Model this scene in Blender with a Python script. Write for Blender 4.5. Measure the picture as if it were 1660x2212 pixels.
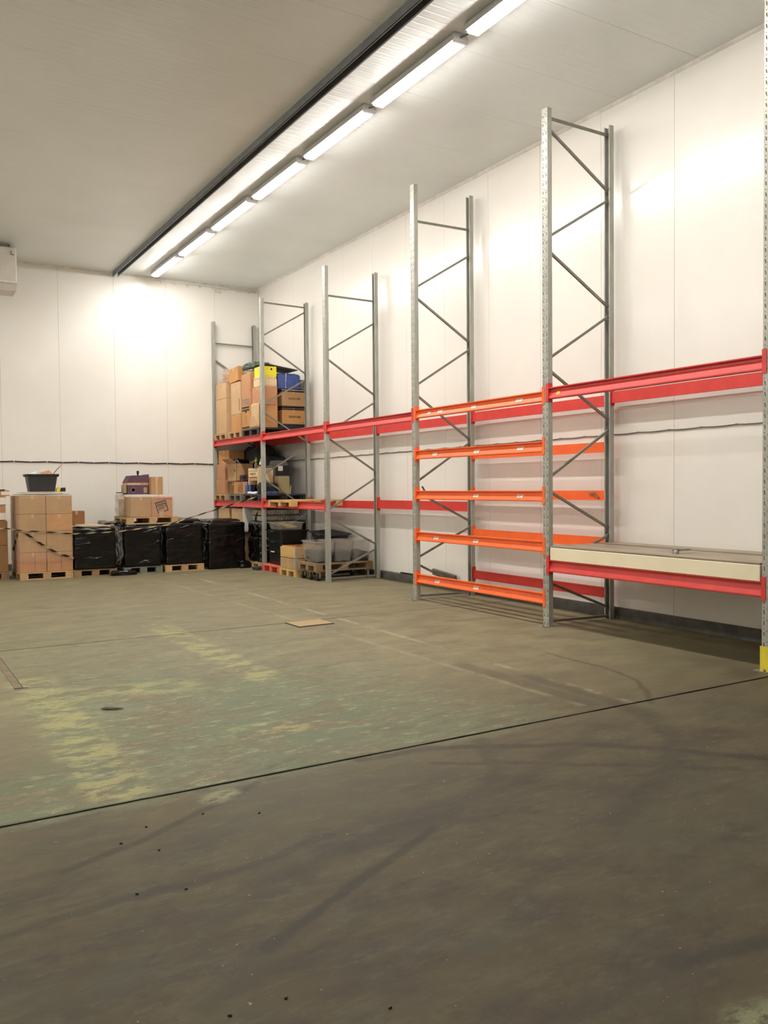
import bpy, bmesh, math, random
from mathutils import Vector, Matrix, noise

# ------------------------------------------------------------------ scene, camera, light, exposure
scene = bpy.context.scene
for o in list(bpy.data.objects):
    bpy.data.objects.remove(o)
C = scene.collection

YAW, PITCH, ROLL, CAM_H, FOCAL_PX = 0.5394, -0.0304, -0.0091, 1.7281, 1841.1
fw = Vector((math.sin(YAW) * math.cos(PITCH), math.cos(YAW) * math.cos(PITCH), math.sin(PITCH)))
rt = Vector((math.cos(YAW), -math.sin(YAW), 0))
up = rt.cross(fw)
rt2 = math.cos(ROLL) * rt + math.sin(ROLL) * up
up2 = rt2.cross(fw)
cam_data = bpy.data.cameras.new('camera')
cam_data.sensor_fit = 'VERTICAL'
cam_data.sensor_height = 24.0
cam_data.lens = 24.0 * FOCAL_PX / 2212.0
cam_data.clip_start = 0.05
cam = bpy.data.objects.new('camera', cam_data)
C.objects.link(cam)
cam.matrix_world = Matrix(((rt2.x, up2.x, -fw.x, 0), (rt2.y, up2.y, -fw.y, 0), (rt2.z, up2.z, -fw.z, CAM_H), (0, 0, 0, 1)))
scene.camera = cam

world = bpy.data.worlds.new('world')
scene.world = world
world.use_nodes = True
world.node_tree.nodes['Background'].inputs[0].default_value = (1, 0.95, 0.88, 1)
world.node_tree.nodes['Background'].inputs[1].default_value = 0.02

scene.view_settings.view_transform = 'Standard'
scene.view_settings.look = 'None'
scene.view_settings.gamma = 1.0
scene.view_settings.use_curve_mapping = False
scene.view_settings.exposure = 0.0
LAMP_STRENGTH = 83.0
LAMP_COLOR = (1.0, 0.955, 0.905)

rng = random.Random(7)
PI = math.pi
# ------------------------------------------------------------------ measures of the room
XF, DEP, XW, YB, ZC = 7.0, 1.10, 8.2254, 19.665, 6.58     # rack front, rack depth, right wall, back wall, ceiling
YF = {1: 19.553, 2: 16.619, 3: 13.685, 4: 10.751, 5: 7.817, 6: 4.825, 7: 1.89}   # near face of each upright
UW = 0.10                                                  # upright width
X0, Y0 = -6.0, -5.0                                        # unseen left wall, wall behind the camera

# ------------------------------------------------------------------ materials
def srgb(r, g, b):
    f = lambda c: (c / 255 / 12.92) if c / 255 <= 0.04045 else ((c / 255 + 0.055) / 1.055) ** 2.4
    return (f(r), f(g), f(b), 1.0)

class NT:
    """small node helper"""
    def __init__(self, name):
        self.m = bpy.data.materials.new(name)
        self.m.use_nodes = True
        self.t = self.m.node_tree
        self.b = self.t.nodes['Principled BSDF']
        self.out = self.t.nodes['Material Output']
    def n(self, kind, **kw):
        nd = self.t.nodes.new(kind)
        for k, v in kw.items():
            setattr(nd, k, v)
        return nd
    def put(self, sock, v):
        if isinstance(v, bpy.types.NodeSocket):
            self.t.links.new(v, sock)
        elif v is not None:
            sock.default_value = v
    def math(self, op, a, b=None, c=None, clamp=False):
        nd = self.n('ShaderNodeMath', operation=op, use_clamp=clamp)
        for i, v in enumerate((a, b, c)):
            self.put(nd.inputs[i], v)
        return nd.outputs[0]
    def vmath(self, op, a, b=None, scale=None):
        nd = self.n('ShaderNodeVectorMath', operation=op)
        self.put(nd.inputs[0], a)
        if b is not None:
            self.put(nd.inputs[1], b)
        if scale is not None:
            self.put(nd.inputs['Scale'], scale)
        return nd.outputs['Value'] if op in ('LENGTH', 'DOT_PRODUCT', 'DISTANCE') else nd.outputs['Vector']
    def mix(self, f, a, b):
        nd = self.n('ShaderNodeMix', data_type='RGBA')
        self.put(nd.inputs[0], f); self.put(nd.inputs[6], a); self.put(nd.inputs[7], b)
        return nd.outputs[2]
    def noise(self, scale, detail=4.0, rough=0.55, vec=None, stretch=None):
        nd = self.n('ShaderNodeTexNoise')
        nd.inputs['Scale'].default_value = scale
        nd.inputs['Detail'].default_value = detail
        nd.inputs['Roughness'].default_value = rough
        if vec is not None:
            if stretch is not None:
                vec = self.vmath('MULTIPLY', vec, stretch)
            self.t.links.new(vec, nd.inputs['Vector'])
        return nd.outputs[0]
    def ramp(self, f, lo, hi):
        nd = self.n('ShaderNodeMapRange')
        nd.clamp = True
        nd.interpolation_type = 'SMOOTHSTEP'
        self.put(nd.inputs[0], f)
        nd.inputs[1].default_value, nd.inputs[2].default_value = lo, hi
        return nd.outputs[0]
    def bump(self, h, strength, dist):
        nd = self.n('ShaderNodeBump')
        nd.inputs['Strength'].default_value = strength
        nd.inputs['Distance'].default_value = dist
        self.t.links.new(h, nd.inputs['Height'])
        self.t.links.new(nd.outputs[0], self.b.inputs['Normal'])
        return nd
    def obj(self):
        return self.n('ShaderNodeTexCoord').outputs['Object']
    def pos(self):
        return self.n('ShaderNodeNewGeometry').outputs['Position']

def plain(name, col, rough=0.5, metal=0.0, var=0.12, scale=6.0, stretch=None, bump=0.0, spec=0.5, coat=0.0):
    k = NT(name)
    v = k.noise(scale, 5, 0.6, k.obj(), stretch)
    dark = tuple(c * (1 - var) for c in col[:3]) + (1,)
    lite = tuple(min(1, c * (1 + var)) for c in col[:3]) + (1,)
    k.put(k.b.inputs['Base Color'], k.mix(k.ramp(v, 0.3, 0.7), dark, lite))
    k.b.inputs['Roughness'].default_value = rough
    k.b.inputs['Metallic'].default_value = metal
    k.b.inputs['Specular IOR Level'].default_value = spec
    if coat:
        k.b.inputs['Coat Weight'].default_value = coat
    if bump:
        k.bump(v, bump, 0.01)
    return k.m

def wood_mat(name, a, b, scale=9):
    k = NT(name)
    p = k.obj()
    g = k.noise(scale, 6, 0.65, p, (1.0, 12.0, 12.0))
    st = k.noise(2.5, 3, 0.5, k.pos())
    c = k.mix(k.ramp(g, 0.3, 0.72), a, b)
    c = k.mix(k.math('MULTIPLY', k.ramp(st, 0.5, 0.75), 0.45), c, tuple(x * 0.45 for x in a[:3]) + (1,))
    k.put(k.b.inputs['Base Color'], c)
    k.b.inputs['Roughness'].default_value = 0.8
    k.bump(g, 0.3, 0.004)
    return k.m

def card_mat(name, col, var=0.08):
    k = NT(name)
    p = k.pos()
    n1 = k.noise(2.2, 3, 0.5, p)
    n2 = k.noise(30, 3, 0.6, p, (1, 1, 0.12))
    f = k.math('ADD', k.math('MULTIPLY', n1, 0.7), k.math('MULTIPLY', n2, 0.3))
    k.put(k.b.inputs['Base Color'], k.mix(k.ramp(f, 0.35, 0.65), tuple(c * (1 - var) for c in col[:3]) + (1,), tuple(min(1, c * (1 + var)) for c in col[:3]) + (1,)))
    k.b.inputs['Roughness'].default_value = 0.75
    k.b.inputs['Specular IOR Level'].default_value = 0.3
    k.bump(n2, 0.08, 0.004)
    return k.m

def panel_mat(name, axis, col, rough=0.34, pitch=0.055, strength=0.05, spec=0.5):
    """white coated steel with fine pressed ribs; axis = world direction across the ribs"""
    k = NT(name)
    p = k.pos()
    sep = k.n('ShaderNodeSeparateXYZ')
    k.t.links.new(p, sep.inputs[0])
    s = k.math('SINE', k.math('MULTIPLY', sep.outputs[axis], 2 * PI / pitch))
    rib = k.ramp(s, 0.75, 0.98)
    st = [1.0, 1.0, 1.0]
    st[axis] = 14.0
    fine = k.noise(1.0, 3, 0.5, p, tuple(st))
    big = k.noise(0.7, 3, 0.5, p)
    c2 = tuple(c * 0.94 for c in col[:3]) + (1,)
    k.put(k.b.inputs['Base Color'], k.mix(k.ramp(big, 0.3, 0.7), col, c2))
    k.b.inputs['Roughness'].default_value = rough
    k.b.inputs['Specular IOR Level'].default_value = spec
    h = k.math('ADD', k.math('MULTIPLY', rib, 1.1 if 'ceiling' in name else 0.5), fine)
    k.bump(h, strength, 0.02)
    return k.m

WALL_R = panel_mat('wall_panel_white', 1, srgb(234, 230, 222), rough=0.22, strength=0.06, spec=0.6)
WALL_B = panel_mat('back_panel_white', 0, srgb(242, 239, 231), rough=0.26, strength=0.06)
WALL_X = panel_mat('far_panel_white', 1, srgb(236, 233, 228))
CEIL = panel_mat('ceiling_panel_white', 1, srgb(238, 243, 242), rough=0.34, pitch=0.12, strength=0.22)
JOINT = plain('joint_grey', srgb(168, 162, 150), 0.7)
TRIM = plain('trim_white', srgb(225, 221, 212), 0.45)
KERB = plain('kerb_concrete', srgb(92, 92, 86), 0.85, var=0.25, scale=5, bump=0.3)
GALV = plain('galvanised_steel', srgb(168, 168, 158), 0.42, 0.2, var=0.13, scale=14, stretch=(1, 1, 0.25))
GALV_D = plain('dull_brace_steel', srgb(132, 129, 118), 0.5, 0.25, var=0.12, scale=10)
TRACK = plain('track_steel', srgb(132, 135, 140), 0.4, 0.6, var=0.12, scale=5)
RED = plain('beam_red', srgb(208, 62, 56), 0.42, var=0.08, scale=4, spec=0.45)
ORANGE = plain('beam_orange', srgb(246, 108, 48), 0.42, var=0.06, scale=4, spec=0.45)
STICKER = plain('sticker_white', srgb(232, 222, 212), 0.5, var=0.04)
INK = plain('ink_black', srgb(32, 28, 26), 0.6)
INK_G = plain('ink_grey', srgb(120, 112, 104), 0.6)
INK_RED = plain('ink_red', srgb(190, 96, 84), 0.6)
INK_BROWN = plain('ink_brown', srgb(120, 62, 40), 0.6)
YELLOW_S = plain('sticker_yellow', srgb(240, 170, 30), 0.5)
GUARD = plain('guard_yellow', srgb(226, 208, 60), 0.45, var=0.08, scale=9)
BLACKP = plain('black_plastic', srgb(30, 31, 31), 0.42, var=0.15, scale=8)
DARKP = plain('dark_grey_plastic', srgb(48, 50, 54), 0.5, var=0.12, scale=8)
GREENP = plain('grey_green_plastic', srgb(96, 108, 98), 0.55, var=0.12)
BLUEP = plain('blue_plastic', srgb(66, 86, 152), 0.45, var=0.15, scale=9)
YELP = plain('yellow_plastic', srgb(236, 222, 40), 0.4, var=0.06)
REDP = plain('red_plastic', srgb(226, 104, 84), 0.5, var=0.1)
CREAMP = plain('cream_plastic', srgb(226, 200, 156), 0.5, var=0.06)
CREAM = plain('cream_steel', srgb(240, 228, 196), 0.4, var=0.03, scale=2)
BOARD = plain('worn_board', srgb(150, 136, 116), 0.55, var=0.16, scale=3, stretch=(2, 0.6, 1))
EDGE = plain('dark_board_edge', srgb(62, 50, 38), 0.7)
WHITE = plain('white_plastic', srgb(226, 222, 214), 0.45, var=0.04)
PAPER = plain('white_paper', srgb(224, 224, 222), 0.7, var=0.06)
PAPER_B = plain('pale_blue_sheet', srgb(176, 192, 204), 0.6, var=0.08)
PURPLE = card_mat('purple_card', srgb(98, 72, 88))
MAROON = plain('maroon_vinyl', srgb(58, 34, 44), 0.5)
TAN = card_mat('card_tan', srgb(184, 146, 104))
TAN_L = card_mat('card_light', srgb(204, 170, 130))
TAN_O = card_mat('card_orange', srgb(196, 144, 92))
TAN_P = card_mat('card_pinkish', srgb(190, 140, 104))
TAN_D = card_mat('card_dark', srgb(150, 112, 74))
TAN_G = card_mat('card_olive', srgb(160, 146, 108))
TAPE = plain('parcel_tape', srgb(206, 170, 132), 0.25, var=0.05)
WOOD = wood_mat('pallet_wood', srgb(176, 142, 98), srgb(206, 174, 128))
WOOD_D = wood_mat('pallet_wood_dark', srgb(128, 102, 72), srgb(160, 132, 96))
WOOD_Y = wood_mat('pallet_wood_yellow', srgb(196, 158, 96), srgb(222, 188, 124))
WOOD_G = wood_mat('pallet_wood_grey', srgb(104, 106, 94), srgb(130, 130, 114))
PLANK = wood_mat('scrap_grey_wood', srgb(92, 84, 72), srgb(128, 118, 102))
CLOTH_D = plain('dark_cloth', srgb(44, 46, 46), 0.85, var=0.2, scale=7, bump=0.4)
CLOTH_G = plain('green_cloth', srgb(78, 92, 80), 0.8, var=0.2, scale=9, bump=0.4)
CLOTH_S = plain('grey_sack', srgb(104, 102, 92), 0.85, var=0.15, scale=7, bump=0.3)
SLAT = plain('slat_grey', srgb(168, 158, 132), 0.6)
CABLE = plain('cable_dark', srgb(58, 50, 40), 0.5)
GREY_M = plain('machine_grey', srgb(112, 110, 102), 0.5, var=0.08)
COOLER = plain('cooler_white', srgb(214, 208, 198), 0.4, var=0.04)
HOUSE = plain('lamp_housing', srgb(196, 194, 190), 0.45, var=0.03)
RUBBER = plain('rubber_black', srgb(26, 26, 27), 0.6)
CHECK = None

def film_black():
    k = NT('black_stretch_film')
    p = k.pos()
    tilt = k.n('ShaderNodeVectorRotate', rotation_type='EULER_XYZ')
    tilt.inputs['Rotation'].default_value = (0.0, 0.16, 0.0)
    k.t.links.new(p, tilt.inputs['Vector'])
    w = k.noise(1.0, 4, 0.6, tilt.outputs[0], (1.1, 1.1, 11.0))
    crease = k.ramp(k.noise(1.0, 3, 0.5, tilt.outputs[0], (1.7, 1.7, 7.0)), 0.60, 0.70)
    soft = k.noise(2.2, 2, 0.5, p)
    k.b.inputs['Base Color'].default_value = srgb(9, 9, 9)
    k.b.inputs['Roughness'].default_value = 0.2
    k.b.inputs['Specular IOR Level'].default_value = 0.4
    h = k.math('ADD', k.math('MULTIPLY', w, 0.35), k.math('ADD', k.math('MULTIPLY', crease, 0.5), soft))
    k.bump(h, 0.5, 0.045)
    return k.m
FILM_BLACK = film_black()

def film_clear(name, opacity, tint):
    k = NT(name)
    p = k.pos()
    w = k.noise(3.0, 5, 0.6, p, (1.5, 1.5, 7.0))
    tr = k.n('ShaderNodeBsdfTransparent')
    k.b.inputs['Base Color'].default_value = tint
    k.b.inputs['Roughness'].default_value = 0.18
    k.bump(w, 0.7, 0.04)
    mx = k.n('ShaderNodeMixShader')
    k.put(mx.inputs[0], k.math('ADD', k.math('MULTIPLY', k.ramp(w, 0.45, 0.75), opacity * 0.8), opacity * 0.5))
    k.t.links.new(tr.outputs[0], mx.inputs[1])
    k.t.links.new(k.b.outputs[0], mx.inputs[2])
    k.t.links.new(mx.outputs[0], k.out.inputs['Surface'])
    return k.m
FILM = film_clear('clear_stretch_film', 0.20, srgb(226, 212, 190))
FILM_T = film_clear('cloudy_bag_film', 0.55, srgb(214, 200, 178))

def tote_clear():
    k = NT('frosted_plastic')
    tr = k.n('ShaderNodeBsdfTransparent')
    tr.inputs[0].default_value = (0.93, 0.92, 0.9, 1)
    k.b.inputs['Base Color'].default_value = srgb(214, 208, 200)
    k.b.inputs['Roughness'].default_value = 0.3
    mx = k.n('ShaderNodeMixShader')
    mx.inputs[0].default_value = 0.17
    k.t.links.new(tr.outputs[0], mx.inputs[1])
    k.t.links.new(k.b.outputs[0], mx.inputs[2])
    k.t.links.new(mx.outputs[0], k.out.inputs['Surface'])
    return k.m
FROST = tote_clear()

def hazard_mat():
    k = NT('hazard_tape_stripes')
    uv = k.n('ShaderNodeTexCoord').outputs['UV']
    sep = k.n('ShaderNodeSeparateXYZ')
    k.t.links.new(uv, sep.inputs[0])
    s = k.math('FRACT', k.math('ADD', k.math('MULTIPLY', sep.outputs[0], 1.0), k.math('MULTIPLY', sep.outputs[1], 0.25)))
    k.put(k.b.inputs['Base Color'], k.mix(k.math('GREATER_THAN', s, 0.5), srgb(168, 148, 108), srgb(24, 19, 15)))
    k.b.inputs['Roughness'].default_value = 0.4
    return k.m
HAZARD = hazard_mat()

def lamp_mat():
    m = bpy.data.materials.new('lamp_diffuser_glow')
    m.use_nodes = True
    t = m.node_tree
    t.nodes.clear()
    e = t.nodes.new('ShaderNodeEmission')
    e.inputs[0].default_value = LAMP_COLOR + (1,)
    e.inputs[1].default_value = LAMP_STRENGTH
    o = t.nodes.new('ShaderNodeOutputMaterial')
    t.links.new(e.outputs[0], o.inputs[0])
    return m
GLOW = lamp_mat()

# floor ---------------------------------------------------------------------------------------
def seg_group():
    g = bpy.data.node_groups.new('segment_mask', 'ShaderNodeTree')
    I = g.interface
    I.new_socket('P', in_out='INPUT', socket_type='NodeSocketVector')
    I.new_socket('A', in_out='INPUT', socket_type='NodeSocketVector')
    I.new_socket('B', in_out='INPUT', socket_type='NodeSocketVector')
    I.new_socket('Half', in_out='INPUT', socket_type='NodeSocketFloat')
    I.new_socket('Soft', in_out='INPUT', socket_type='NodeSocketFloat')
    I.new_socket('Mask', in_out='OUTPUT', socket_type='NodeSocketFloat')
    gi, go = g.nodes.new('NodeGroupInput'), g.nodes.new('NodeGroupOutput')
    def vm(op, a, b):
        n = g.nodes.new('ShaderNodeVectorMath'); n.operation = op
        g.links.new(a, n.inputs[0]); g.links.new(b, n.inputs[3 if op == 'SCALE' else 1])
        return n.outputs['Value'] if op in ('DOT_PRODUCT', 'LENGTH') else n.outputs['Vector']
    def mm(op, a, b, clamp=False):
        n = g.nodes.new('ShaderNodeMath'); n.operation = op; n.use_clamp = clamp
        g.links.new(a, n.inputs[0]); g.links.new(b, n.inputs[1])
        return n.outputs[0]
    pa = vm('SUBTRACT', gi.outputs['P'], gi.outputs['A'])
    ba = vm('SUBTRACT', gi.outputs['B'], gi.outputs['A'])
    h = mm('DIVIDE', vm('DOT_PRODUCT', pa, ba), vm('DOT_PRODUCT', ba, ba), True)
    d = vm('SUBTRACT', pa, vm('SCALE', ba, h))
    ln = g.nodes.new('ShaderNodeVectorMath'); ln.operation = 'LENGTH'
    g.links.new(d, ln.inputs[0])
    mr = g.nodes.new('ShaderNodeMapRange'); mr.interpolation_type = 'SMOOTHSTEP'
    g.links.new(ln.outputs['Value'], mr.inputs[0])
    g.links.new(gi.outputs['Half'], mr.inputs[1])
    g.links.new(mm('ADD', gi.outputs['Half'], gi.outputs['Soft']), mr.inputs[2])
    mr.inputs[3].default_value, mr.inputs[4].default_value = 1.0, 0.0
    g.links.new(mr.outputs[0], go.inputs[0])
    return g

def floor_mat():
    k = NT('worn_painted_concrete')
    SEG = seg_group()
    p0 = k.pos()
    flat = k.vmath('MULTIPLY', p0, (1, 1, 0))
    wob = k.n('ShaderNodeTexNoise'); wob.inputs['Scale'].default_value = 3.0; wob.inputs['Detail'].default_value = 4
    k.t.links.new(flat, wob.inputs['Vector'])
    off = k.vmath('SCALE', k.vmath('SUBTRACT', wob.outputs['Color'], (0.5, 0.5, 0.5)), scale=0.10)
    p = k.vmath('MULTIPLY', k.vmath('ADD', flat, off), (1, 1, 0))
    def seg(a, b, half, soft, vec=None):
        g = k.n('ShaderNodeGroup'); g.node_tree = SEG
        k.t.links.new(vec or p, g.inputs['P'])
        g.inputs['A'].default_value = (a[0], a[1], 0); g.inputs['B'].default_value = (b[0], b[1], 0)
        g.inputs['Half'].default_value = half; g.inputs['Soft'].default_value = soft
        return g.outputs[0]
    def line(pts, half, soft, vec=None):
        m = None
        for a, b in zip(pts, pts[1:]):
            s = seg(a, b, half, soft, vec)
            m = s if m is None else k.math('MAXIMUM', m, s)
        return m
    big = k.noise(0.55, 4, 0.55, flat)
    mid = k.noise(2.3, 6, 0.62, flat, (0.8, 1.4, 1))
    fine = k.noise(15, 6, 0.7, flat, (0.7, 1.3, 1))
    grit = k.noise(120, 3, 0.6, flat)
    wear = k.noise(4.2, 8, 0.72, flat, (0.75, 1.7, 1))
    sep = k.n('ShaderNodeSeparateXYZ'); k.t.links.new(p, sep.inputs[0])
    y = k.n('ShaderNodeSeparateXYZ'); k.t.links.new(flat, y.inputs[0])
    X, Yw = y.outputs[0], y.outputs[1]
    # bare, trodden concrete
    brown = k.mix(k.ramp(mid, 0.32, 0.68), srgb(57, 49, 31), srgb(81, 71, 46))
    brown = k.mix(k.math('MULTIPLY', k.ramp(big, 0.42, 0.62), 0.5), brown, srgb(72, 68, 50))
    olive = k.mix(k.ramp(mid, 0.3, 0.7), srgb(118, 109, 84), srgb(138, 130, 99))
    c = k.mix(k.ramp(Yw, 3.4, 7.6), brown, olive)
    # old green floor paint: strong on the slab beyond the joint, in the left two thirds
    zone = k.math('MULTIPLY', k.ramp(Yw, 4.55, 4.75), k.math('SUBTRACT', 1.0, k.ramp(Yw, 8.6, 14.0)))
    zone = k.math('MULTIPLY', zone, k.math('SUBTRACT', 1.0, k.ramp(sep.outputs[0], 3.2, 5.0)))
    zone = k.math('MULTIPLY', zone, k.math('MAXIMUM', k.math('MULTIPLY_ADD', k.ramp(sep.outputs[0], 0.85, 1.12), 0.75, 0.25), k.math('SUBTRACT', 1.0, k.ramp(sep.outputs[1], 5.2, 6.0))))
    left = line([(1.25, 5.0), (1.7, 6.6), (3.0, 6.0), (3.6, 5.4)], 0.5, 1.6)
    zone = k.math('MULTIPLY', zone, k.math('MULTIPLY_ADD', left, 0.55, 0.5))
    n3 = k.noise(3.4, 10, 0.74, flat, (0.8, 1.6, 1))
    gm = k.ramp(k.math('ADD', k.math('MULTIPLY', zone, 0.16), n3), 0.50, 0.60)
    green = k.mix(k.ramp(fine, 0.3, 0.7), srgb(98, 104, 80), srgb(122, 127, 97))
    green = k.mix(k.math('MULTIPLY', k.ramp(big, 0.4, 0.65), 0.7), green, srgb(92, 106, 78))
    c = k.mix(k.math('MULTIPLY', gm, k.math('MULTIPLY_ADD', zone, 0.75, 0.10)), c, green)
    worn = k.math('MULTIPLY', k.ramp(wear, 0.53, 0.62), k.math('MULTIPLY_ADD', zone, 0.45, 0.25))
    c = k.mix(worn, c, srgb(98, 89, 66))
    patch = k.math('MULTIPLY', k.ramp(k.noise(1.7, 10, 0.70, flat, (0.75, 1.35, 1)), 0.50, 0.555), k.math('MULTIPLY_ADD', zone, 0.62, 0.10))
    c = k.mix(patch, c, k.mix(k.ramp(fine, 0.3, 0.7), srgb(98, 90, 66), srgb(120, 111, 84)))
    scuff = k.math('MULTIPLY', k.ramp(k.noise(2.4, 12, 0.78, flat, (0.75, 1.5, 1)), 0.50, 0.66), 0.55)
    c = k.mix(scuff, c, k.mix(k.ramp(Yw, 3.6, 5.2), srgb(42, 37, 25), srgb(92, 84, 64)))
    # thin light flakes across the whole slab
    flake = k.math('MULTIPLY', k.ramp(k.noise(6.5, 10, 0.78, flat, (0.7, 1.8, 1)), 0.53, 0.62), k.math('MULTIPLY_ADD', zone, 0.62, 0.07))
    c = k.mix(flake, c, srgb(152, 149, 114))
    # worn yellow bay lines
    yl = k.math('MAXIMUM', line([(1.17, 4.95), (1.17, 8.1)], 0.13, 0.14), line([(3.02, 7.2), (3.02, 10.6)], 0.10, 0.14))
    yl = k.math('MAXIMUM', yl, line([(2.2, 5.62), (2.5, 5.6)], 0.10, 0.12))
    yl = k.math('MAXIMUM', yl, k.math('MULTIPLY', line([(1.1, 7.5), (2.2, 7.3)], 0.12, 0.25), 0.7))
    ym = k.math('MULTIPLY', yl, k.ramp(k.noise(3.6, 10, 0.75, flat, (0.8, 1.5, 1)), 0.46, 0.56))
    c = k.mix(k.math('MULTIPLY', ym, 0.60), c, srgb(170, 164, 108))
    # worn white lines along the racks
    wl = k.math('MAXIMUM', line([(5.10, 4.74), (5.18, 9.0), (5.30, 17.2)], 0.022, 0.03, flat), k.math('MULTIPLY', line([(4.72, 4.9), (4.55, 17.1)], 0.02, 0.03, flat), 0.5))
    wm = k.math('MULTIPLY', wl, k.ramp(k.noise(2.0, 6, 0.7, flat), 0.42, 0.6))
    c = k.mix(k.math('MULTIPLY', wm, 0.5), c, srgb(178, 170, 140))
    dirt = k.math('MULTIPLY', line([(X0, 4.718), (XW, 4.718)], 0.008, 0.035, flat), 0.55)
    dirt = k.math('MAXIMUM', dirt, k.math('MULTIPLY', line([(X0, 9.898), (XW, 9.898)], 0.006, 0.03, flat), 0.35))
    c = k.mix(dirt, c, srgb(44, 40, 30))
    # tyre marks
    marks = None
    for pts, half, soft, amt in (
        ([(2.6, 4.66), (3.11, 4.63), (4.03, 4.13), (4.47, 3.70), (4.76, 3.30)], 0.02, 0.05, 0.55),
        ([(2.96, 4.36), (3.82, 3.79), (4.46, 3.28)], 0.012, 0.04, 0.4),
        ([(5.0, 5.9), (5.02, 5.3), (4.96, 4.47), (4.59, 3.87), (4.02, 3.46), (3.59, 3.29), (3.24, 3.12)], 0.02, 0.13, 0.36),
        ([(3.48, 4.6), (3.24, 4.06), (2.97, 3.85), (2.53, 3.64), (2.17, 3.65), (1.58, 3.42)], 0.01, 0.10, 0.34),
        ([(4.4, 4.4), (3.2, 3.80), (2.71, 3.72), (2.2, 3.70)], 0.02, 0.12, 0.3),
        ([(0.70, 4.0), (1.15, 4.195), (1.51, 4.40), (1.9, 4.62)], 0.012, 0.03, 0.5),
        ([(0.38, 3.53), (0.83, 3.61), (1.12, 3.58), (1.45, 3.62), (1.9, 3.75)], 0.014, 0.04, 0.45),
        ([(1.22, 2.93), (1.55, 3.10), (1.95, 3.30), (2.38, 3.52)], 0.012, 0.03, 0.6),
        ([(5.88, 6.6), (5.88, 5.83), (5.73, 5.24), (5.21, 4.63)], 0.01, 0.03, 0.4),
        ([(4.84, 6.6), (4.82, 4.9)], 0.04, 0.10, 0.3),
        ([(2.45, 2.05), (2.61, 2.03), (2.9, 1.95)], 0.02, 0.06, 0.6),
        ([(0.9, 2.7), (1.6, 2.9)], 0.015, 0.06, 0.3)):
        s = k.math('MULTIPLY', line(pts, half, soft), amt)
        marks = s if marks is None else k.math('MAXIMUM', marks, s)
    marks = k.math('MULTIPLY', k.math('MULTIPLY', marks, 1.15, clamp=True), k.ramp(fine, 0.15, 0.55))
    c = k.mix(marks, c, srgb(36, 34, 27))
    # dark spots, scuffs and grit
    spots = k.math('MULTIPLY', k.ramp(k.noise(3.1, 7, 0.68, flat), 0.63, 0.72), 0.35)
    c = k.mix(spots, c, srgb(74, 70, 56))
    blot = line([(1.90, 2.52), (1.96, 2.53)], 0.02, 0.07)
    blot = k.math('MAXIMUM', blot, line([(0.66, 3.0), (0.74, 3.06)], 0.02, 0.10))
    c = k.mix(k.math('MULTIPLY', blot, 0.6), c, srgb(66, 68, 56))
    pale = line([(1.58, 4.52), (1.66, 4.56)], 0.03, 0.09)
    pale = k.math('MAXIMUM', pale, line([(2.38, 1.70), (2.5, 1.68)], 0.03, 0.10))
    c = k.mix(k.math('MULTIPLY', pale, k.ramp(fine, 0.35, 0.55)), c, srgb(130, 132, 100))
    c = k.mix(k.math('MULTIPLY', k.ramp(grit, 0.35, 0.7), 0.28), c, srgb(70, 64, 52))
    chip = k.ramp(k.noise(38, 2, 0.5, flat), 0.735, 0.76)
    c = k.mix(k.math('MULTIPLY', chip, 0.5), c, srgb(176, 170, 150))
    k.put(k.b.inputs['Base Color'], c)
    k.put(k.b.inputs['Roughness'], k.math('MULTIPLY_ADD', mid, 0.25, 0.52))
    k.b.inputs['Specular IOR Level'].default_value = 0.35
    k.bump(k.math('ADD', k.math('MULTIPLY', fine, 0.6), k.math('MULTIPLY', grit, 0.4)), 0.25, 0.006)
    return k.m
FLOOR = floor_mat()
CRACK = plain('joint_dark', srgb(40, 37, 30), 0.9)

def checker_plate():
    k = NT('checker_plate')
    p = k.obj()
    ch = k.n('ShaderNodeTexChecker'); ch.inputs['Scale'].default_value = 34.0
    k.t.links.new(p, ch.inputs['Vector'])
    k.put(k.b.inputs['Base Color'], k.mix(k.math('MULTIPLY', ch.outputs[1], 0.5), srgb(178, 154, 112), srgb(150, 126, 88)))
    k.b.inputs['Roughness'].default_value = 0.5
    k.b.inputs['Metallic'].default_value = 0.2
    k.bump(ch.outputs[1], 0.5, 0.004)
    return k.m
CHECK = checker_plate()

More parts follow.
